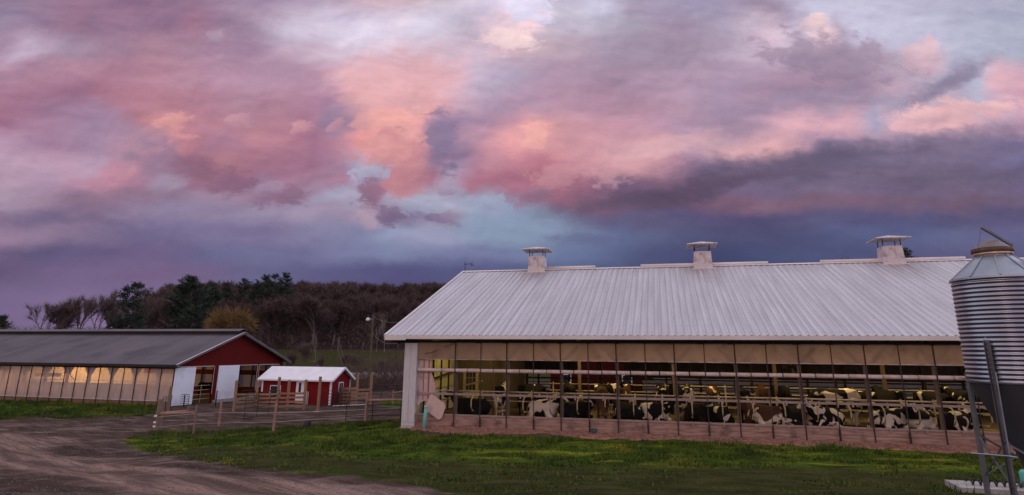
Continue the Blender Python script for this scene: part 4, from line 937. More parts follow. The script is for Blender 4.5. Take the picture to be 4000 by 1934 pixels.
# red gable wall with openings
G = 15.66
m = MB()
m.poly([(G, -.02, 2.06), (G, 2*H+.02, 2.06), (G, 2*H+.02, rz2(0)-.04), (G, H, zr2-.1), (G, -.02, rz2(0)-.04)], (.06, 0, 0))
m.build('gable_wall', 'red', lb)
for (a, b_) in ((-.04, .06), (4.16, 4.62), (9.70, 9.88), (12.86, 2*H+.02)): MB().box(G-.05, G+.09, a, b_, -1.05, 2.055).build('door_pillar', 'red', lb)
m = MB()
for (a, b_) in ((.06, 4.1), (4.66, 9.66), (9.92, 12.84)): m.box(G+.065, G+.10, a, b_, 2.02, 2.06); 
for a in (4.12, 9.66, 9.90, 12.84): m.box(G+.095, G+.11, a, a+.03, -.2, 2.06)
m.build('door_trim', 'trim', lb)
MB().box(G+.1, G+.15, -.12, 2.0, -.86, 1.99).build('sliding_door', 'white_stained', lb)
MB().box(G+.1, G+.15, 4.62, 7.2, -.70, 2.02).build('sliding_door', 'white_stained', lb)
m = MB(); m.box(G+.1, G+.32, 4.3, 9.4, -1.3, -.72); o = m.build('retaining_kerb', 'concrete', lb)
m = MB(); 
for z in (-.55, -.2, .15, .5): m.tube([(G-.1, 2.05, z), (G-.1, 4.1, z)], .02, 5)
m.tube([(G-.1, 3.1, -.8), (G-.1, 3.1, .6)], .02, 5); m.build('stall_gate', 'pipe', lb)
for (t, w, hd, po, coat, lab) in ((14.0, 3.0, -20, 'lr', 'cow_black', 'dark cow lying inside the first doorway of the red barn'), (13.2, 8.6, 10, 'su', 'cow_stand', 'black and white cow standing inside the second doorway of the red barn'), (12.0, 8.0, 60, 'su', 'cow_black', 'dark cow standing deeper inside the red barn doorway')):
    me_ = CW[po].copy(); me_.materials.clear(); me_.materials.append(X[coat]); o = bpy.data.objects.new('cow', me_); COL.objects.link(o); o.location = ll(t, w, -.93); o.rotation_euler = (0, 0, T2+R(hd)); tag(o, lab, 'cow', 'cows in the red barn')
def sodium(t, w, e, lab):
    o = empty('barn_lamp', ll(t, w, 3.1), T2, lab, 'lamp', 'orange lamps inside the red barn')
    MB().lathe([(.04, .25), (.2, .05), (.22, 0)], 16).build('shade', 'white', o); MB().ell((0, 0, .02), (.06, .06, .09), 8, 6).build('bulb', 'lamp_orange', o); MB().tube([(0, 0, .2), (0, 0, 1.0)], .012, 4).build('hanger', 'black_pipe', o)
    ld = bpy.data.lights.new('lamp_light', 'POINT'); ld.energy = e; ld.shadow_soft_size = .12; ld.color = (1, .50, .13); lo = bpy.data.objects.new('lamp_light', ld); COL.objects.link(lo); lo.parent = o; lo.location = (0, 0, -.12)
sodium(-9.5, 9.2, 5200, 'orange lamp glowing behind the left barn curtain, brightest one')
sodium(-3.0, 9.8, 1300, 'weaker orange lamp right of the brightest behind the left barn curtain')

# ------------------------------------------------------------------ small red shed
c0 = gp(1288, 1583)
sh = empty('red_shed', c0, R(-15), 'small red shed with white metal roof, white door and side window', 'shed')
# local x left->right, origin at the front right corner
SL, SD, SH_ = 6.6, 3.1, 1.98
m = MB(); m.box(-SL, 0, 0, .08, 0, SH_)
mw = m.build('front_wall', 'red_shed', sh)
m = MB(); m.poly([(-.08, .082, 0), (-.08, SD, 0), (-.08, SD, SH_), (-.08, SD/2, SH_+.86), (-.08, .082, SH_)], (.08, 0, 0)); m.build('gable_wall', 'red_shed', sh)
m = MB(); m.box(-SL, -.09, SD-.08, SD, 0, SH_); m.build('back_wall', 'red_shed', sh); m = MB(); m.box(-SL, -SL+.08, .09, SD-.09, 0, SH_); m.build('end_wall', 'red_shed', sh)
m = MB()
for (ya, yb) in ((-.28, SD/2), (SD+.28, SD/2)):
    m.poly([(-SL-.3, ya, SH_-.10), (-SL-.3, yb, SH_+.90), (-SL-.3, yb, SH_+.97), (-SL-.3, ya, SH_-.03)], (SL+.6, 0, 0))
m.build('roof', 'white', sh)
m = MB(); m.box(-SL-.3, .3, -.31, -.285, SH_-.14, SH_-.02)
for (ya, yb) in ((-.28, SD/2), (SD+.28, SD/2)): m.beam((.315, ya, SH_-.08), (.315, yb, SH_+.92), .03, .16)
m.build('fascia', 'white', sh)
m = MB(); m.box(-.13, .01, -.015, -.002, 0, SH_-.1); m.box(.002, .015, .0, .1, 0, SH_-.12); m.box(-SL, -SL+.14, -.015, -.002, .9, SH_-.1); m.box(.002, .016, SD-.1, SD, .6, SH_-.05); m.build('corner_trim', 'white', sh)
m = MB(); m.box(-3.25, -2.42, -.03, -.002, .08, 1.97); dd = m.build('door', 'white', sh)
MB().box(-3.0, -2.78, -.045, -.031, .95, 1.7).build('door_pane', 'glass', dd); MB().ell((-2.5, -.06, .95), (.035, .035, .035), 6, 5).build('handle', 'rust', dd)
m = MB(); m.box(-5.75, -4.72, -.03, -.002, .45, 1.45); wf = m.build('window_frame', 'white', sh); MB().box(-5.68, -4.79, -.045, -.031, .45, 1.39).build('pane', 'glass', wf)
m = MB(); m.box(.002, .04, 1.15, 1.90, .95, 1.75); wf = m.build('window_frame', 'white', sh); MB().box(.041, .05, 1.22, 1.50, 1.02, 1.68).build('pane', 'glass', wf); MB().box(.041, .05, 1.55, 1.83, 1.02, 1.68).build('pane', 'glass', wf)
m = MB(); m.tube([(-2.15, -.08, 0), (-2.15, -.08, 1.05)], .05, 8).tube([(-2.02, -.08, 0), (-2.02, -.08, 1.0)], .035, 8); m.build('utility_pipe', 'litter', sh)
kk = gp(1103, 1560); kt = empty('milk_tank', kk, R(-15), 'small pale tank on a crate in front of the shed window', 'tank')
MB().tube([(0, 0, .75), (0, 0, .8), (0, 0, 1.05), (0, 0, 1.12)], [.2, .26, .26, .1], 14).build('tank_body', 'litter', kt, True); MB().box(-.22, .22, -.2, .2, 0, .75).build('crate', 'old_post', kt)

# ------------------------------------------------------------------ fences, gates, posts
def post(x, yt, yb, r, m_, name, label, cat, group=None, square=False):
    P = gp(x, yb); z = ztop(P, yt)-P.z
    mb = MB()
    if square: mb.box(-r, r, -r, r, -.1, z)
    else: mb.tube([(0, 0, -.1), (random.uniform(-.02, .02), 0, z*.5), (random.uniform(-.03, .03), 0, z)], [r, r*.95, r*.85], 9)
    o = mb.build(name, m_, None, not square and False, P); o.rotation_euler = (0, 0, T2+random.uniform(-.1, .1)); tag(o, label, cat, group); return o, P, z
GF = 'wire fence posts along the grass'
post(610, 1560, 1680, .13, 'old_post', 'fence_post', 'thick old corner fence post with white insulators at the grass edge', 'fence post', GF)
post(626, 1566, 1672, .11, 'old_post', 'fence_post', 'second thick post close behind the insulator post', 'fence post', GF)
post(724, 1584, 1688, .065, 'old_post', 'fence_post', 'thin brown fence post, left of a close pair joined by a rail', 'fence post', GF)
post(755, 1581, 1697, .065, 'old_post', 'fence_post', 'grey fence post, right of a close pair joined by a rail', 'fence post', GF)
post(854, 1567, 1666, .075, 'old_rail', 'fence_post', 'pinkish round fence post standing alone before the second white door', 'fence post', GF)
post(1068, 1576, 1686, .075, 'old_rail', 'fence_post', 'pinkish round fence post in front of the black gate corner', 'fence post', GF)
post(1427, 1532, 1654, .075, 'old_rail', 'fence_post', 'pinkish round post before the black pipe gate near the white column', 'fence post', GF)
post(655, 1510, 1608, .12, 'old_post', 'fence_post', 'leaning fat grey post before the first white barn door', 'fence post')
post(683, 1519, 1583, .07, 'black_pipe', 'steel_post', 'thick black steel post before the first white barn door', 'steel post')
post(716, 1543, 1590, .05, 'black_pipe', 'steel_post', 'short black steel post right of the small pipe gate', 'steel post')
post(841, 1526, 1588, .05, 'black_pipe', 'steel_post', 'thin black steel post left of the second white barn door', 'steel post')
post(1534, 1524, 1580, .08, 'old_rail', 'fence_post', 'distant brown post with a rail just left of the white column', 'fence post')
post(78, 1500, 1560, .05, 'black_pipe', 'steel_post', 'thin dark stake before the left barn curtain, left one', 'stake')
post(162, 1503, 1563, .05, 'black_pipe', 'steel_post', 'thin dark stake before the left barn curtain, right one', 'stake')
LF = 'tall lumber posts of the corral'
lum = {}
for (x, yt, yb, lab) in ((912, 1486, 1606, 'tall lumber post at the left end of the corral beside the white door'), (997, 1489, 1592, 'tall lumber post before the third red barn opening'),
                         (1080, 1473, 1604, 'tall lumber post crossing the shed window'), (1120, 1485, 1601, 'lumber post between shed window and shed door'),
                         (1186, 1483, 1601, 'lumber post overlapping the shed door'), (1241, 1471, 1609, 'tallest lumber post on a concrete footing before the shed'),
                         (1391, 1457, 1584, 'lumber post right of the shed gable, left of two'), (1445, 1462, 1584, 'lumber post right of the shed gable, right of two')):
    o, P, z = post(x, yt, yb, .075, 'lumber', 'lumber_post', lab, 'post', LF, True); lum[x] = (P, z)
P = lum[1241][0]; o = MB().lathe([(.0, .03), (.28, .03), (.33, -.02)], 14).build('footing', 'concrete', None, False, P); tag(o, 'pale concrete footing under the tallest lumber post', 'footing')
def boards(xa, xb, ys_, name, label, n_=0, th=.15):
    A, B = lum[xa][0], lum[xb][0]; e = empty(name, A, 0, label, 'fence')
    for (y0, y1) in ys_:
        za = ztop(A, y0)-A.z; zb = ztop(B, y1)-B.z+B.z-A.z
        d = (B-A).normalized(); off = Vector((d.y, -d.x, 0))*.10*(1 if d.x > 0 else -1)
        MB().beam(Vector((0, 0, za))+off, Vector((B.x-A.x, B.y-A.y, zb))+off, .04, th).build('board', 'lumber', e)
    return e
boards(912, 997, ((1541, 1541), (1557, 1556), (1571, 1570), (1589, 1585)), 'board_fence', 'lumber board fence section beside the second white barn door')
boards(997, 1080, ((1541, 1540), (1556, 1555), (1570, 1570), (1584, 1584)), 'board_fence', 'lumber board fence section below the shed window left side')
boards(1080, 1120, ((1537, 1537), (1554, 1554), (1570, 1570), (1587, 1587)), 'board_fence', 'short lumber board fence section below the shed window')
boards(1120, 1186, ((1537, 1537), (1552, 1552), (1569, 1569), (1585, 1585)), 'board_fence', 'lumber board fence section in front of the shed door')
boards(1391, 1445, ((1523, 1521), (1538, 1536), (1555, 1553)), 'board_fence', 'lumber board fence section between the two posts right of the shed')
A = gp(1305, 1577); B = lum[1391][0]; e = empty('board_fence', A, 0, 'solid lumber board panel against the shed gable', 'fence')
for k in range(5):
    MB().beam((0, 0, .12+k*.27), (B.x-A.x, B.y-A.y, B.z-A.z+.12+k*.30), .04, .2).build('board', 'lumber', e)
def gate(P0, P1, z0, z1, nb, label, group=None, r=.022, vert=(0, .35, .7, 1.0), round_=True):
    P0 = Vector(P0); P1 = Vector(P1); e = empty('pipe_gate', P0, 0, label, 'gate', group); d = P1-P0; Z = Vector((0, 0, 1))
    fr = [Z*z0, Z*(z1-.12), d*.03+Z*z1, d*.97+Z*z1, d+Z*(z1-.12), d+Z*z0]
    MB().tube(fr+[fr[0]], r, 6, cap=False).build('frame', 'black_pipe', e)
    m = MB()
    for k in range(1, nb): z = z0+(z1-z0)*k/nb; m.tube([Z*z, d+Z*z], r*.85, 5)
    m.build('bars', 'black_pipe', e)
    for v in vert[1:-1]: MB().tube([d*v+Z*z0, d*v+Z*z1], r, 5).build('upright', 'black_pipe', e)
    return e
def gpx(xa, ybot_a, xb, ybot_b, yta, **k):
    A, B = gp(xa, ybot_a), gp(xb, ybot_b); return A, B, ztop(A, yta)-A.z
A, B, h = gpx(952, 1640, 1084, 1618, 1537); gate(A, B, .08, h, 5, 'long black pipe gate standing open in front of the corral posts')
A, B, h = gpx(1251, 1594, 1366, 1590, 1527); gate(A, B, .08, h, 5, 'black pipe gate below the shed corner')
A, B, h = gpx(1308, 1594, 1362, 1592, 1529); gate(A, B, .08, h, 5, 'short black pipe gate overlapping the gate at the shed corner')
A, B, h = gpx(1349, 1655, 1640, 1650, 1566); gate(A, B, .12, h, 4, 'large black pipe gate running behind the white barn column', r=.028, vert=(0, .37, .75, 1))
A, B, h = gpx(672, 1586, 734, 1588, 1540); gate(A, B, .05, h, 5, 'small black pipe gate in front of the first white barn door')
A, B, h = gpx(630, 1612, 664, 1602, 1552); gate(A, B, .1, h, 6, 'narrow rusty pipe gate between the grey posts near the grass corner')
A, B, h = gpx(915, 1596, 990, 1590, 1535); gate(A+Vector((0, 1.2, 0)), B+Vector((0, 1.2, 0)), .1, h+.1, 4, 'dark pipe gate behind the lumber boards by the red barn')
A, B, h = gpx(1003, 1590, 1075, 1590, 1535); gate(A+Vector((0, 1.5, 0)), B+Vector((0, 1.5, 0)), .1, h+.1, 4, 'dark pipe gate behind the boards below the shed window')
A, B, h = gpx(1404, 1568, 1640, 1566, 1506); gate(A, B, .1, h, 5, 'long dark pipe fence panel behind the column with brush beyond', r=.03)
def rail(x0, y0, x1, y1, ya, yb, r, label):   # between two grounded points at given tops
    A = gp(x0, ya); B = gp(x1, yb); o = MB().tube([Vector((0, 0, ztop(A, y0)-A.z)), Vector((B.x-A.x, B.y-A.y, ztop(B, y1)-A.z))], r, 8, r2=r*.8).build('fence_rail', 'old_rail', None, True, A); tag(o, label, 'fence rail'); return o
rail(616, 1614, 724, 1604, 1680, 1688, .06, 'round rail from the corner post to the thin brown post')
rail(616, 1617, 755, 1611, 1680, 1697, .065, 'round rail from the corner post to the grey post of the pair')
rail(1430, 1564, 1600, 1561, 1654, 1656, .06, 'pinkish round rail above the large black gate')
rail(1534, 1536, 1610, 1522, 1580, 1580, .06, 'short sloping rail of the distant post by the white column')
we = empty('fence_wire', gp(612, 1680), 0, 'two pale electric wires strung along the fence posts', 'fence wire'); A0 = gp(612, 1680)
for (ty, r_) in (((1628, 1616, 1612, 1612, 1600), .012), ((1668, 1655, 1652, 1648, 1625), .010)):
    pts = []
    for (x, yb), y in zip(((612, 1680), (755, 1697), (854, 1666), (1068, 1686), (1427, 1654)), ty):
        P = gp(x, yb); pts.append(Vector((P.x, P.y-.1, ztop(P, y)))-A0)
    MB().tube(pts, r_, 4).build('wire', 'wire', we)
for (y, k) in ((1627, 0), (1652, 1), (1668, 2)):
    P = gp(606, 1680); o = MB().box(-.07, .07, -.17, -.12, 0, .09).build('insulator', 'white', None, False, (P.x, P.y, ztop(P, y))); tag(o, 'white insulator box on the corner post, '+('top', 'middle', 'lowest')[k]+' one', 'insulator', 'insulators on the corner post')
P = gp(150, 1563); o = MB().poly([(-.5, 0, 0), (.45, 0, 0), (.5, 0, .2), (.2, 0, .3), (-.25, 0, .12)], (0, .35, 0)).build('white_sack', 'litter', None, False, P); tag(o, 'crumpled white sack on the grass below the left barn curtain', 'sack')
P = gp(1198, 1672); o = MB().lathe([(0, .42), (.1, .42), (.2, .34), (.22, .1), (.2, 0)], 14).build('black_bucket', 'black', None, True, P); tag(o, 'upturned black bucket on the grass edge before the shed', 'bucket')
P = gp(1300, 1589); o = MB().beam((0, 0, .05), (2.6, .5, .12), .3, .06).build('white_plank', 'white', None, False, P); tag(o, 'white plank lying under the gates by the shed', 'plank')

# ------------------------------------------------------------------ utility poles and wires
def upole(x, yt, yb, dist, label, r=.13, arm=False, lamp_=False):
    d = ray(x, yb); k = dist/d[1]; P = Vector((d[0]*k, dist, 0)); P.z = float(gz(P.x, P.y)); h = ztop(P, yt)-P.z
    e = empty('utility_pole', P, 0, label, 'utility pole'); MB().tube([(0, 0, -.2), (0, 0, h)], r, 8, r2=r*.7).build('pole', mat('pole_wood', (.085, .075, .045), (.055, .048, .032)), e)
    if arm: MB().beam((-.9, 0, h-1.2), (.9, 0, h-1.2), .1, .1).build('crossarm', 'old_post', e); MB().tube([(.3, -.25, h-2.6), (.3, -.25, h-1.7)], .2, 10).build('transformer', 'litter', e)
    if lamp_: MB().tube([(0, 0, h-.5), (-.35, -.2, h-.35)], .03, 6).build('lamp_arm', 'litter', e); MB().lathe([(.05, .18), (.2, 0), (.14, -.1), (.02, -.14)], 14, (-.42, -.25)).build('lamp_head', 'white', e, True, (0, 0, h-.5))
    return P, h
p1, h1 = upole(1437, 1228, 1560, 59, 'tall wooden pole with white yard lamp left of the cow barn roof', .12, lamp_=True)
p2, h2 = upole(1312, 1318, 1470, 84, 'thin wooden pole behind the right end of the shed roof', .14)
p3, h3 = upole(1232, 1378, 1470, 92, 'pale pole with crossarm and transformer behind the shed roof', .18, True)
def wire(A, B, sag, label, n_=14, r_=.016):
    A = Vector(A); B = Vector(B); pts = [A.lerp(B, k/n_)-Vector((0, 0, sag*4*(k/n_)*(1-k/n_)))-A for k in range(n_+1)]
    o = MB().tube(pts, r_, 4).build('overhead_wire', 'old_post', None, False, A); tag(o, label, 'wire')
wire(p1+Vector((0, 0, h1-.2)), bl(-2.6, 6, 6.3), .9, 'upper wire from the lamp pole to the cow barn roof')
wire(p1+Vector((0, 0, h1-1.6)), bl(-2.6, 1.5, 4.3), .8, 'lower wire from the lamp pole to the cow barn eave')
wire(p2+Vector((0, 0, h2-.2)), p1+Vector((0, 0, h1-3.0)), 2.6, 'upper sagging wire between the two wooden poles')
wire(p2+Vector((0, 0, h2-1.4)), p1+Vector((0, 0, h1-4.4)), 2.2, 'lower sagging wire between the two wooden poles')

# ------------------------------------------------------------------ trees
def bare(seed, Ht=12., spread=.42, trunk=.30, twigs=2600, fork=.28, droop=0., tw=.05, twl=1.1, gn_=.12):
    r = random.Random(seed); mb = MB(); tips = []
    def grow(p, d, ln, rad, lev):
        n_ = 3; pts = [p]; dd = d.copy()
        for _ in range(n_):
            dd = (dd+Vector((r.gauss(0, gn_), r.gauss(0, gn_), r.gauss(.05, .05)))).normalized(); pts.append(pts[-1]+dd*ln/n_)
        mb.tube(pts, rad, 5 if lev < 2 else 3, r2=rad*.6, cap=False)
        if lev in (2, 3): tips.append((pts[-1], dd, pts[1]))
        if lev >= 4: tips.append((pts[-1], dd, pts[1])); return
        kids = r.choice((3, 3, 4)) if lev < 3 else 3
        for k in range(kids):
            a = r.uniform(0, 2*math.pi); sp_ = spread*r.uniform(.6, 1.5)
            side = dd.orthogonal().normalized(); side.rotate(Matrix.Rotation(a, 3, dd))
            nd = (dd+side*sp_*1.3).normalized(); nd.z += .12; nd.normalize()
            q = pts[-1] if k < 2 else pts[2 if (lev or k == 2) else 1]
            grow(q, nd, ln*r.uniform(.62, .85), rad*r.uniform(.5, .65), lev+1)
    grow(Vector((0, 0, -.3)), Vector((0, 0, 1)), Ht*fork, trunk, 0)
    zmax = max(t_[0].z for t_ in tips)
    nb = len(mb.v)
    tv = []
    for i in range(twigs):
        p, d, q = r.choice(tips); s0 = q.lerp(p, r.uniform(.1, 1)); dd = (d+Vector((r.gauss(0, .6), r.gauss(0, .6), r.gauss(.15-droop, .45)))).normalized()
        ln = twl*r.uniform(.5, 1.3); w = dd.orthogonal().normalized(); w.rotate(Matrix.Rotation(r.uniform(0, 6.3), 3, dd)); e_ = s0+dd*ln
        tv += [tuple(s0-w*tw/2), tuple(s0+w*tw/2), tuple(e_)]
    k = Ht/(zmax+.6)
    wood = MB(); wood.v = [(a*k, b_*k, c_*k) for a, b_, c_ in mb.v]; wood.f = mb.f
    return wood, [(a*k, b_*k, c_*k) for a, b_, c_ in tv]
def mesh_of(parts, m_, name):
    mb = MB()
    for p in parts:
        i = len(mb.v)
        if isinstance(p, MB): mb.v += p.v; mb.f += [tuple(i+q for q in f) for f in p.f]
        else: mb.v += p; mb.f += [(i+3*k, i+3*k+1, i+3*k+2) for k in range(len(p)//3)]
    me = bpy.data.meshes.new(name); me.from_pydata(mb.v, [], mb.f); me.materials.append(X[m_]); return me
def pine(seed, Ht=16., Wd=7., dense=1.0, two=False):
    r = random.Random(seed); wood = MB(); tv = []
    tops = [(0, 0, 1.0)] if not two else [(-.10*Wd, 0, .97), (.13*Wd, .1, 1.0)]
    wood.tube([(0, 0, -.5), (0, 0, Ht*.5)], .32, 7, r2=.2)
    for (ox, oy, f) in tops: wood.tube([(0, 0, Ht*.45), (ox, oy, Ht*.62), (ox*1.2, oy, Ht*f)], [.2, .14, .03], 6)
    nbr = int(88*dense)
    for i in range(nbr):
        ox, oy, f = r.choice(tops); h = r.uniform(.18, .985); z = Ht*h*f; u = (1-h)
        L_ = Wd*.5*(.16+min(1, u*2.1)**.8*.84)*r.uniform(.55, 1.12)
        a = r.uniform(0, 6.283); up = .55*h+.08
        bx_, by_ = (ox*min(1, (h-.45)/.2) if h > .45 else 0), 0
        p0 = Vector((bx_, by_, z)); d = Vector((math.cos(a), math.sin(a), up)).normalized(); p1 = p0+d*L_
        wood.tube([p0, p0.lerp(p1, .5)+Vector((0, 0, -.1*L_*.3)), p1], [.06, .04, .015], 3, cap=False)
        nn = int(60*dense*(.4+L_/3))
        for k in range(nn):
            s0 = p0.lerp(p1, r.uniform(.25, 1.05)); c_ = s0+Vector((r.gauss(0, .22), r.gauss(0, .22), r.gauss(.08, .16)))
            q = Vector((r.gauss(0, 1)+d.x, r.gauss(0, 1)+d.y, r.gauss(.5, .6))).normalized(); w = q.orthogonal().normalized(); w.rotate(Matrix.Rotation(r.uniform(0, 6.3), 3, q))
            ln = r.uniform(.25, .55); tv += [tuple(c_-w*.085), tuple(c_+w*.085), tuple(c_+q*ln)]
    return wood, tv
def at(x, dist):
    d = ray(x, 1300); k = dist/d[1]; X_ = d[0]*k; return Vector((X_, dist, float(gz(X_, dist))))
BT = []
for s_ in range(4): BT.append(bare(20+s_, 12., (.32, .42, .28, .36)[s_], .22, 4200, .26, 0, .035, 1.0, .07))
bt_w = [(mesh_of([a], 'bark', 'trunk'), mesh_of([b_], 'bark', 'crown')) for a, b_ in BT]
def big_tree(x, yt, dist, v, wf, label, group, rz=None, name='bare_tree'):
    P = at(x, dist); h = ztop(P, yt)-P.z; k = h/12.
    e = empty(name, P, rz if rz is not None else random.uniform(0, 6), label, 'tree', group); e.scale = (k*wf, k*wf, k)
    for me_, nm_ in zip(bt_w[v], ('trunk', 'crown')): o = bpy.data.objects.new(nm_, me_); COL.objects.link(o); o.parent = e
G1 = 'bare trees behind the left barn'
for (x, yt, dist, v, wf, lab) in (
 (165, 1168, 120, 1, .95, 'bare spreading tree farthest left above the grey barn roof'), (250, 1172, 125, 3, .8, 'second bare tree from the left above the grey barn roof'),
 (318, 1148, 122, 0, .8, 'bare multi-stemmed tree between the low tree and the dense bare group'), (372, 1134, 118, 1, .75, 'tall bare tree left of the twin-topped pine'),
 (432, 1124, 120, 2, .8, 'bare tree touching the left side of the twin-topped pine'), (545, 1140, 130, 1, .9, 'bare tree just right of the twin-topped pine'),
 (618, 1188, 140, 3, .8, 'small bare tree in the gap between the pines'), (660, 1152, 140, 0, .75, 'bare tree left of the largest pine'),
 (1340, 1092, 300, 1, 1.6, 'round-crowned bare tree rising alone on the hill skyline'), (3640, 985, 90, 1, .9, 'bare tree beside the pine over the cow barn ridge'),
 (3160, 1022, 100, 3, .9, 'low bare crown peeping over the cow barn ridge between ventilators'), (3245, 1012, 98, 1, .8, 'bare crown over the ridge left of the third ventilator')):
    big_tree(x, yt, dist, v, wf, lab, G1 if dist < 200 else None)
def pinetree(x, yt, dist, w, seed, label, two=False, dense=1.0):
    P = at(x, dist); h = ztop(P, yt)-P.z; wd, tv = pine(seed, h, w, dense, two)
    e = empty('pine_tree', P, 0, label, 'pine tree', 'dark pines on the skyline')
    for me_, nm_ in ((mesh_of([wd], 'bark', 'trunk'), 'trunk'), (mesh_of([tv], 'pine', 'crown'), 'crown')): o = bpy.data.objects.new(nm_, me_); COL.objects.link(o); o.parent = e
for a in ((490, 1112, 110, 6.8, 31, 'twin-topped dark pine standing apart above the grey barn roof', True), (728, 1084, 130, 11, 32, 'largest dark pine, left end of the wooded hill', False, 1.3), (690, 1120, 132, 6, 52, 'dark pine shoulder close left of the largest pine'), (770, 1112, 134, 6, 53, 'dark pine close right of the largest pine'),
          (818, 1108, 140, 5.5, 33, 'slim pine right of the largest pine above the golden willow'), (862, 1108, 190, 6, 34, 'small pine on the hill left of the ridge pines'), (932, 1088, 190, 8, 35, 'pine on the ridge left of the three clustered pines'), (985, 1095, 195, 6, 36, 'small pointed pine between ridge pines'),
          (1018, 1076, 190, 8, 37, 'left pine of the three clustered on the ridge'), (1055, 1074, 188, 9, 38, 'middle pine of the three clustered on the ridge'), (1095, 1070, 186, 10, 39, 'right and highest pine of the three clustered on the ridge', False, 1.2),
          (1100, 1150, 180, 8, 40, 'lower dark pine below the ridge cluster'), (1215, 1180, 190, 6, 41, 'dark conifer half hidden in the brown wood'), (2, 1238, 160, 6, 42, 'pine cut off at the left edge'), (1530, 1131, 290, 5, 43, 'small pine dot on the skyline left of the cow barn roof'),
          (1697, 1128, 240, 7, 44, 'small pine touching the cow barn roof edge on the skyline'), (3575, 958, 85, 5.5, 45, 'dark pine rising over the cow barn ridge by the third ventilator'), (745, 1200, 125, 9, 46, 'low dark evergreen under the largest pine')):
    pinetree(*a[:5], a[5], *(a[6:]))
# golden willow
w_, tv = bare(77, 9, .5, .3, 5200, .24, .55, .05, 1.3); P = at(872, 105); h = ztop(P, 1186)-P.z; k = h/9
e = empty('willow_tree', P, 0, 'round golden-twigged willow above the red gable', 'tree'); e.scale = (k*.82, k*.82, k)
for me_, nm_ in ((mesh_of([w_], 'bark', 'trunk'), 'trunk'), (mesh_of([tv], 'willow', 'crown'), 'crown')): o = bpy.data.objects.new(nm_, me_); COL.objects.link(o); o.parent = e
# the wood on the hillside
FT = []
for s_ in range(5): a, b_ = bare(60+s_, 12., (.34, .44, .38, .48, .4)[s_], .22, 2100, .3, 0, .075, 1.3); FT.append(mesh_of([a, b_], 'bark_far', 'hillside_tree'))
r_ = random.Random(11); cnt = 0
def far_tree(X_, Y_, h, wf, lab, grp):
    o = bpy.data.objects.new('hillside_tree', r_.choice(FT)); COL.objects.link(o); o.location = (X_, Y_, float(gz(X_, Y_))-.2); k = h/12.; o.scale = (k*wf, k*wf, k); o.rotation_euler = (0, 0, r_.uniform(0, 6)); tag(o, lab, 'tree', grp)
while cnt < 285:
    Y_ = 156+(r_.random()**.75)*190; px = r_.uniform(560, 1800)
    if px < 760 and r_.random() < .35: continue
    P = at(px, Y_); far_tree(P.x, Y_, r_.uniform(10, 14), r_.uniform(1.0, 1.4), 'bare brown tree in the mass of wood covering the hillside', 'bare trees of the hillside wood'); cnt += 1
X['pale_bark'] = mat('pale_bark', (.30, .25, .24), (.2, .165, .16), .9, 0, 2)
PT = mesh_of([bare(90, 12., .28, .16, 10, .45)[0]], 'pale_bark', 'pale_tree')
for i, (x, yt, dd_) in enumerate(((1240, 1292, 110), (1505, 1210, 150), (1475, 1262, 150), (1300, 1300, 152), (1420, 1330, 150), (1375, 1345, 152), (1185, 1345, 150), (1610, 1330, 150))):
    P = at(x, dd_); h = ztop(P, yt)-P.z; o = bpy.data.objects.new('pale_tree', PT); COL.objects.link(o); o.location = P; o.scale = (h/24, h/24, h/12); o.rotation_euler = (0, 0, i*1.1)
    tag(o, 'slim pale-barked bare tree '+('behind the shed roof left part', 'standing high left of the cow barn roof', 'just right of the lamp pole top', 'behind the thin wooden pole', 'left of the lamp pole foot', 'between thin pole and lamp pole', 'left of the transformer pole', 'under the cow barn eave')[i], 'tree', 'pale slim trees before the wood')
# brush behind the left barn and on the hill floor, and the hedge line by the fence
def brushmass(name, pts, hmin, hmax, n_, m_, label, seed, tw=.05):
    g = np.random.default_rng(seed); P = np.array([[p.x, p.y, p.z] for p in pts]); i = g.integers(0, len(P), n_)
    b_ = P[i]+np.stack([g.normal(0, 1.6, n_), g.normal(0, 1.6, n_), np.zeros(n_)], 1); hh = g.uniform(0, 1, n_)**1.3*g.uniform(hmin, hmax, len(P))[i]
    s0 = b_+np.stack([np.zeros(n_), np.zeros(n_), hh], 1); d = np.stack([g.normal(0, .45, n_), g.normal(0, .45, n_), g.uniform(.3, 1, n_)], 1)*g.uniform(.6, 1.5, (n_, 1)); w = g.normal(0, 1, (n_, 3)); w /= np.linalg.norm(w, axis=1)[:, None]
    V_ = np.stack([s0-w*tw, s0+w*tw, s0+d], 1).reshape(-1, 3); o = bpy.data.objects.new(name, soup(name, V_, None, m_)); COL.objects.link(o); tag(o, label, 'brush', None, 'stuff')
pts = [at(r_.uniform(-60, 760), r_.uniform(105, 150)) for _ in range(260)]
brushmass('brush', pts, 2.5, 5.5, 42000, 'brush', 'dense brown brush thicket along the top of the grey barn roof', 1, .05)
pts = [at(r_.uniform(560, 1800), r_.uniform(154, 340)) for _ in range(420)]
brushmass('undergrowth', pts, 3, 8, 60000, 'bark_far', 'dark undergrowth filling the hillside wood between the trunks', 2, .10)
pts = [at(r_.uniform(1385, 1640), r_.uniform(76, 84)) for _ in range(70)]
brushmass('hedge_brush', pts, 1.5, 4.2, 9000, 'brush', 'dark twiggy brush row behind the pipe fence left of the cow barn', 3, .022)
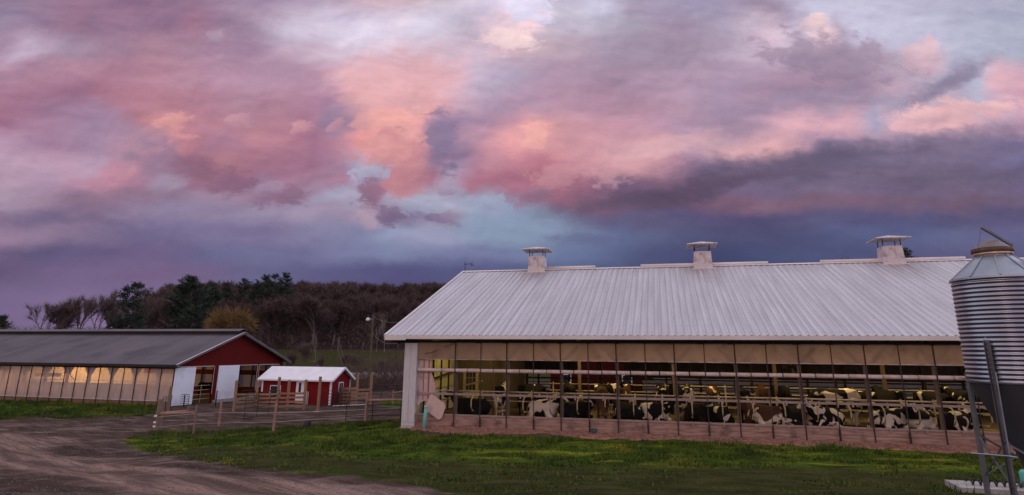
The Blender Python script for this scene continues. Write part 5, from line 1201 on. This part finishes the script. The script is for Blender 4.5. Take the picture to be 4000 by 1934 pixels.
for (x, yt, v, lab) in ((1205, 1330, 0, 'slim bare tree behind the shed roof left part'), (1268, 1380, 2, 'bare sapling before the green field left of the thin pole'), (1345, 1375, 3, 'forked bare tree before the green field right of the thin pole'),
                        (1408, 1380, 1, 'bare tree with leaning branches left of the lamp pole'), (1500, 1400, 0, 'bare tree right of the lamp pole over the brush'), (1560, 1395, 2, 'bare tree close to the white column'), (1130, 1370, 3, 'bare shrub tree between red gable and shed')):
    big_tree(x, yt, 86, v, .8, lab, 'bare trees before the green field')
for i in range(9):
    x = 1378+i*29; P = at(x, 90); P.z = float(gz(P.x, P.y)); rr = random.Random(i)
    m = MB(); m.ell((0, 0, 0), (.75, .75, .62+.1*rr.random()), 14, 9); m.v = [(a+rr.gauss(0, .05), b_+rr.gauss(0, .05), c_+rr.gauss(0, .04)) for a, b_, c_ in m.v]
    zc = EZ+(ray(x, 1474)[2]/ray(x, 1474)[1])*90
    o = m.build('wrapped_bale', 'litter', None, True, (P.x, P.y, zc)); tag(o, 'pale plastic-wrapped bale on the bank glimpsed through brush', 'bale', 'wrapped bales behind the brush')
bank = MB(); 
for i in range(40):
    x0 = 1350+i*8
P0, P1 = at(1360, 90), at(1680, 90); zc = EZ+(ray(1500, 1490)[2]/ray(1500, 1490)[1])*90
bank.poly([(P0.x, 88.4, P0.z-.3), (P0.x, 89.2, zc-.1), (P0.x, 91, zc-.1), (P0.x, 92, P0.z-.3)], (P1.x-P0.x, 0, 0)); o = bank.build('earth_bank', mat('bank_earth', (.05, .04, .035), (.035, .03, .027), .95, 0, 2, .1), None); o['kind'] = 'structure'
# ------------------------------------------------------------------ grass
def grassfield(n_, poly, ymax, seed, hmin, hmax, m_, keep=1.0):
    g = np.random.default_rng(seed); P = np.array(poly); lo = P.min(0); hi = P.max(0); lo = np.maximum(lo, [-48, 9.5]); hi = np.minimum(hi, [26, ymax])
    x = g.uniform(lo[0], hi[0], n_); y = lo[1]+(hi[1]-lo[1])*g.random(n_)**1.25
    k = inpoly(x, y, poly); x, y = x[k], y[k]
    den = (np.sin(x*1.7+np.sin(y*2.3)*1.3)+np.sin(y*3.1+x*.8)+np.sin(x*.45-y*.6)*1.2)
    k = den > g.normal(-.9, .9, len(x)); x, y, den = x[k], y[k], den[k]
    dl = inpoly(x, y, d2) | inpoly(x, y, d3) | inpoly(x, y, d4); k = (~dl) | (g.random(len(x)) < .16); x, y, den = x[k], y[k], den[k]
    # not under the barn
    c_, s_ = math.cos(TH), math.sin(TH); t = (x+2.522)*c_+(y-29.373)*s_; w = -(x+2.522)*s_+(y-29.373)*c_
    k = (w < -.92+.18*np.sin(t*1.9)) | (t < -2.6); x, y, den = x[k], y[k], den[k]; n2 = len(x)
    z = gz(x, y)+.0; a = g.uniform(0, 6.28, n2); h = g.uniform(hmin, hmax, n2)*(1+.35*np.clip(den, -1, 2))*(1+1.3*(np.sin(x*4.1+np.sin(y*3.3)*2)*np.sin(y*5.3+np.sin(x*2.7)) > .55)); wd = .012+.0011*np.hypot(x, y)*.8
    s0 = np.stack([x, y, z-.02], 1); sd = np.stack([np.cos(a), np.sin(a), 0*a], 1)*wd[:, None]; tip = s0+np.stack([g.normal(0, .045, n2), g.normal(0, .045, n2), h], 1)
    return np.stack([s0-sd, s0+sd, tip], 1).reshape(-1, 3)
X['grass_green'] = mat('grass_blades', (.060, .100, .009), (.026, .044, .007), .8, 0, .9, 0, c3=(.15, .165, .018), s3=.6, spec=.2)
V_ = grassfield(420000, g2, 34, 1, .02, .075, 'grass_green'); o = bpy.data.objects.new('grass', soup('grass', V_, None, 'grass_green')); COL.objects.link(o); tag(o, 'short green grass in front of the cow barn', 'grass', None, 'stuff')
V_ = grassfield(120000, g1, 60, 2, .04, .11, 'grass_green'); o = bpy.data.objects.new('grass_strip', soup('grass_strip', V_, None, 'grass_green')); COL.objects.link(o); tag(o, 'green grass strip below the left barn curtain', 'grass', None, 'stuff')
g = np.random.default_rng(9); wl = []
def tuft(x, y, n_, hh, rad):
    z = float(gz(x, y)); 
    for _ in range(n_):
        a = g.uniform(0, 6.28); px_, py_ = x+g.normal(0, rad), y+g.normal(0, rad); w = .02; h = hh*g.uniform(.4, 1.2)
        wl.extend([(px_-w*math.cos(a), py_-w*math.sin(a), z-.02), (px_+w*math.cos(a), py_+w*math.sin(a), z-.02), (px_+g.normal(0, .1), py_+g.normal(0, .1), z+h)])
for (x, y) in ((625, 1692), (650, 1694), (760, 1690), (1000, 1678), (1040, 1680), (1130, 1672), (1270, 1665), (1340, 1662), (1420, 1656), (1480, 1655), (1530, 1670), (1560, 1690), (1590, 1700), (900, 1690), (2150, 1722), (2080, 1720), (2850, 1742), (3250, 1752), (1820, 1712), (1200, 1680), (1380, 1668)):
    P = gp(x, y); tuft(P.x, P.y, 220, .20, .38)
for k in range(26): P = ll(-22+k*1.45, -.5, 0); tuft(P.x, P.y, 110, .26, .4)
o = bpy.data.objects.new('weeds', soup('weeds', np.array(wl), None, 'grass_green')); COL.objects.link(o); tag(o, 'taller weed tufts along the fence line and barn walls', 'weeds', None, 'stuff')
# pebbles and clods on the dirt road
g = np.random.default_rng(21); V_ = []
rp = wpoly([(-200, 1645), (560, 1640), (470, 1718), (520, 1745), (1000, 1838), (1600, 1890), (1900, 2100), (-200, 2100)])
x = g.uniform(-26, 2, 16000); y = g.uniform(9.5, 42, 16000); k = inpoly(x, y, rp); x, y = x[k], y[k]; z = gz(x, y)+np.where(True, .03*np.sin(x*2.1+np.sin(y*1.3)*1.5)*np.sin(y*2.7+np.sin(x*.9)*2), 0)
for i in range(len(x)):
    s_ = g.uniform(.008, .035); a = g.uniform(0, 6.28); c_ = np.array([x[i], y[i], z[i]]); p = [c_+s_*np.array([math.cos(a+q*2.09), math.sin(a+q*2.09), 0]) for q in range(3)]; tp = c_+np.array([0, 0, s_*.9])
    for q in range(3): V_ += [p[q], p[(q+1) % 3], tp]
o = bpy.data.objects.new('gravel', soup('gravel', np.array(V_), None, mat('gravel_stone', (.16, .12, .115), (.09, .07, .068), .9, 0, 3))); COL.objects.link(o); tag(o, 'loose stones and clods scattered on the dirt yard', 'gravel', None, 'stuff')
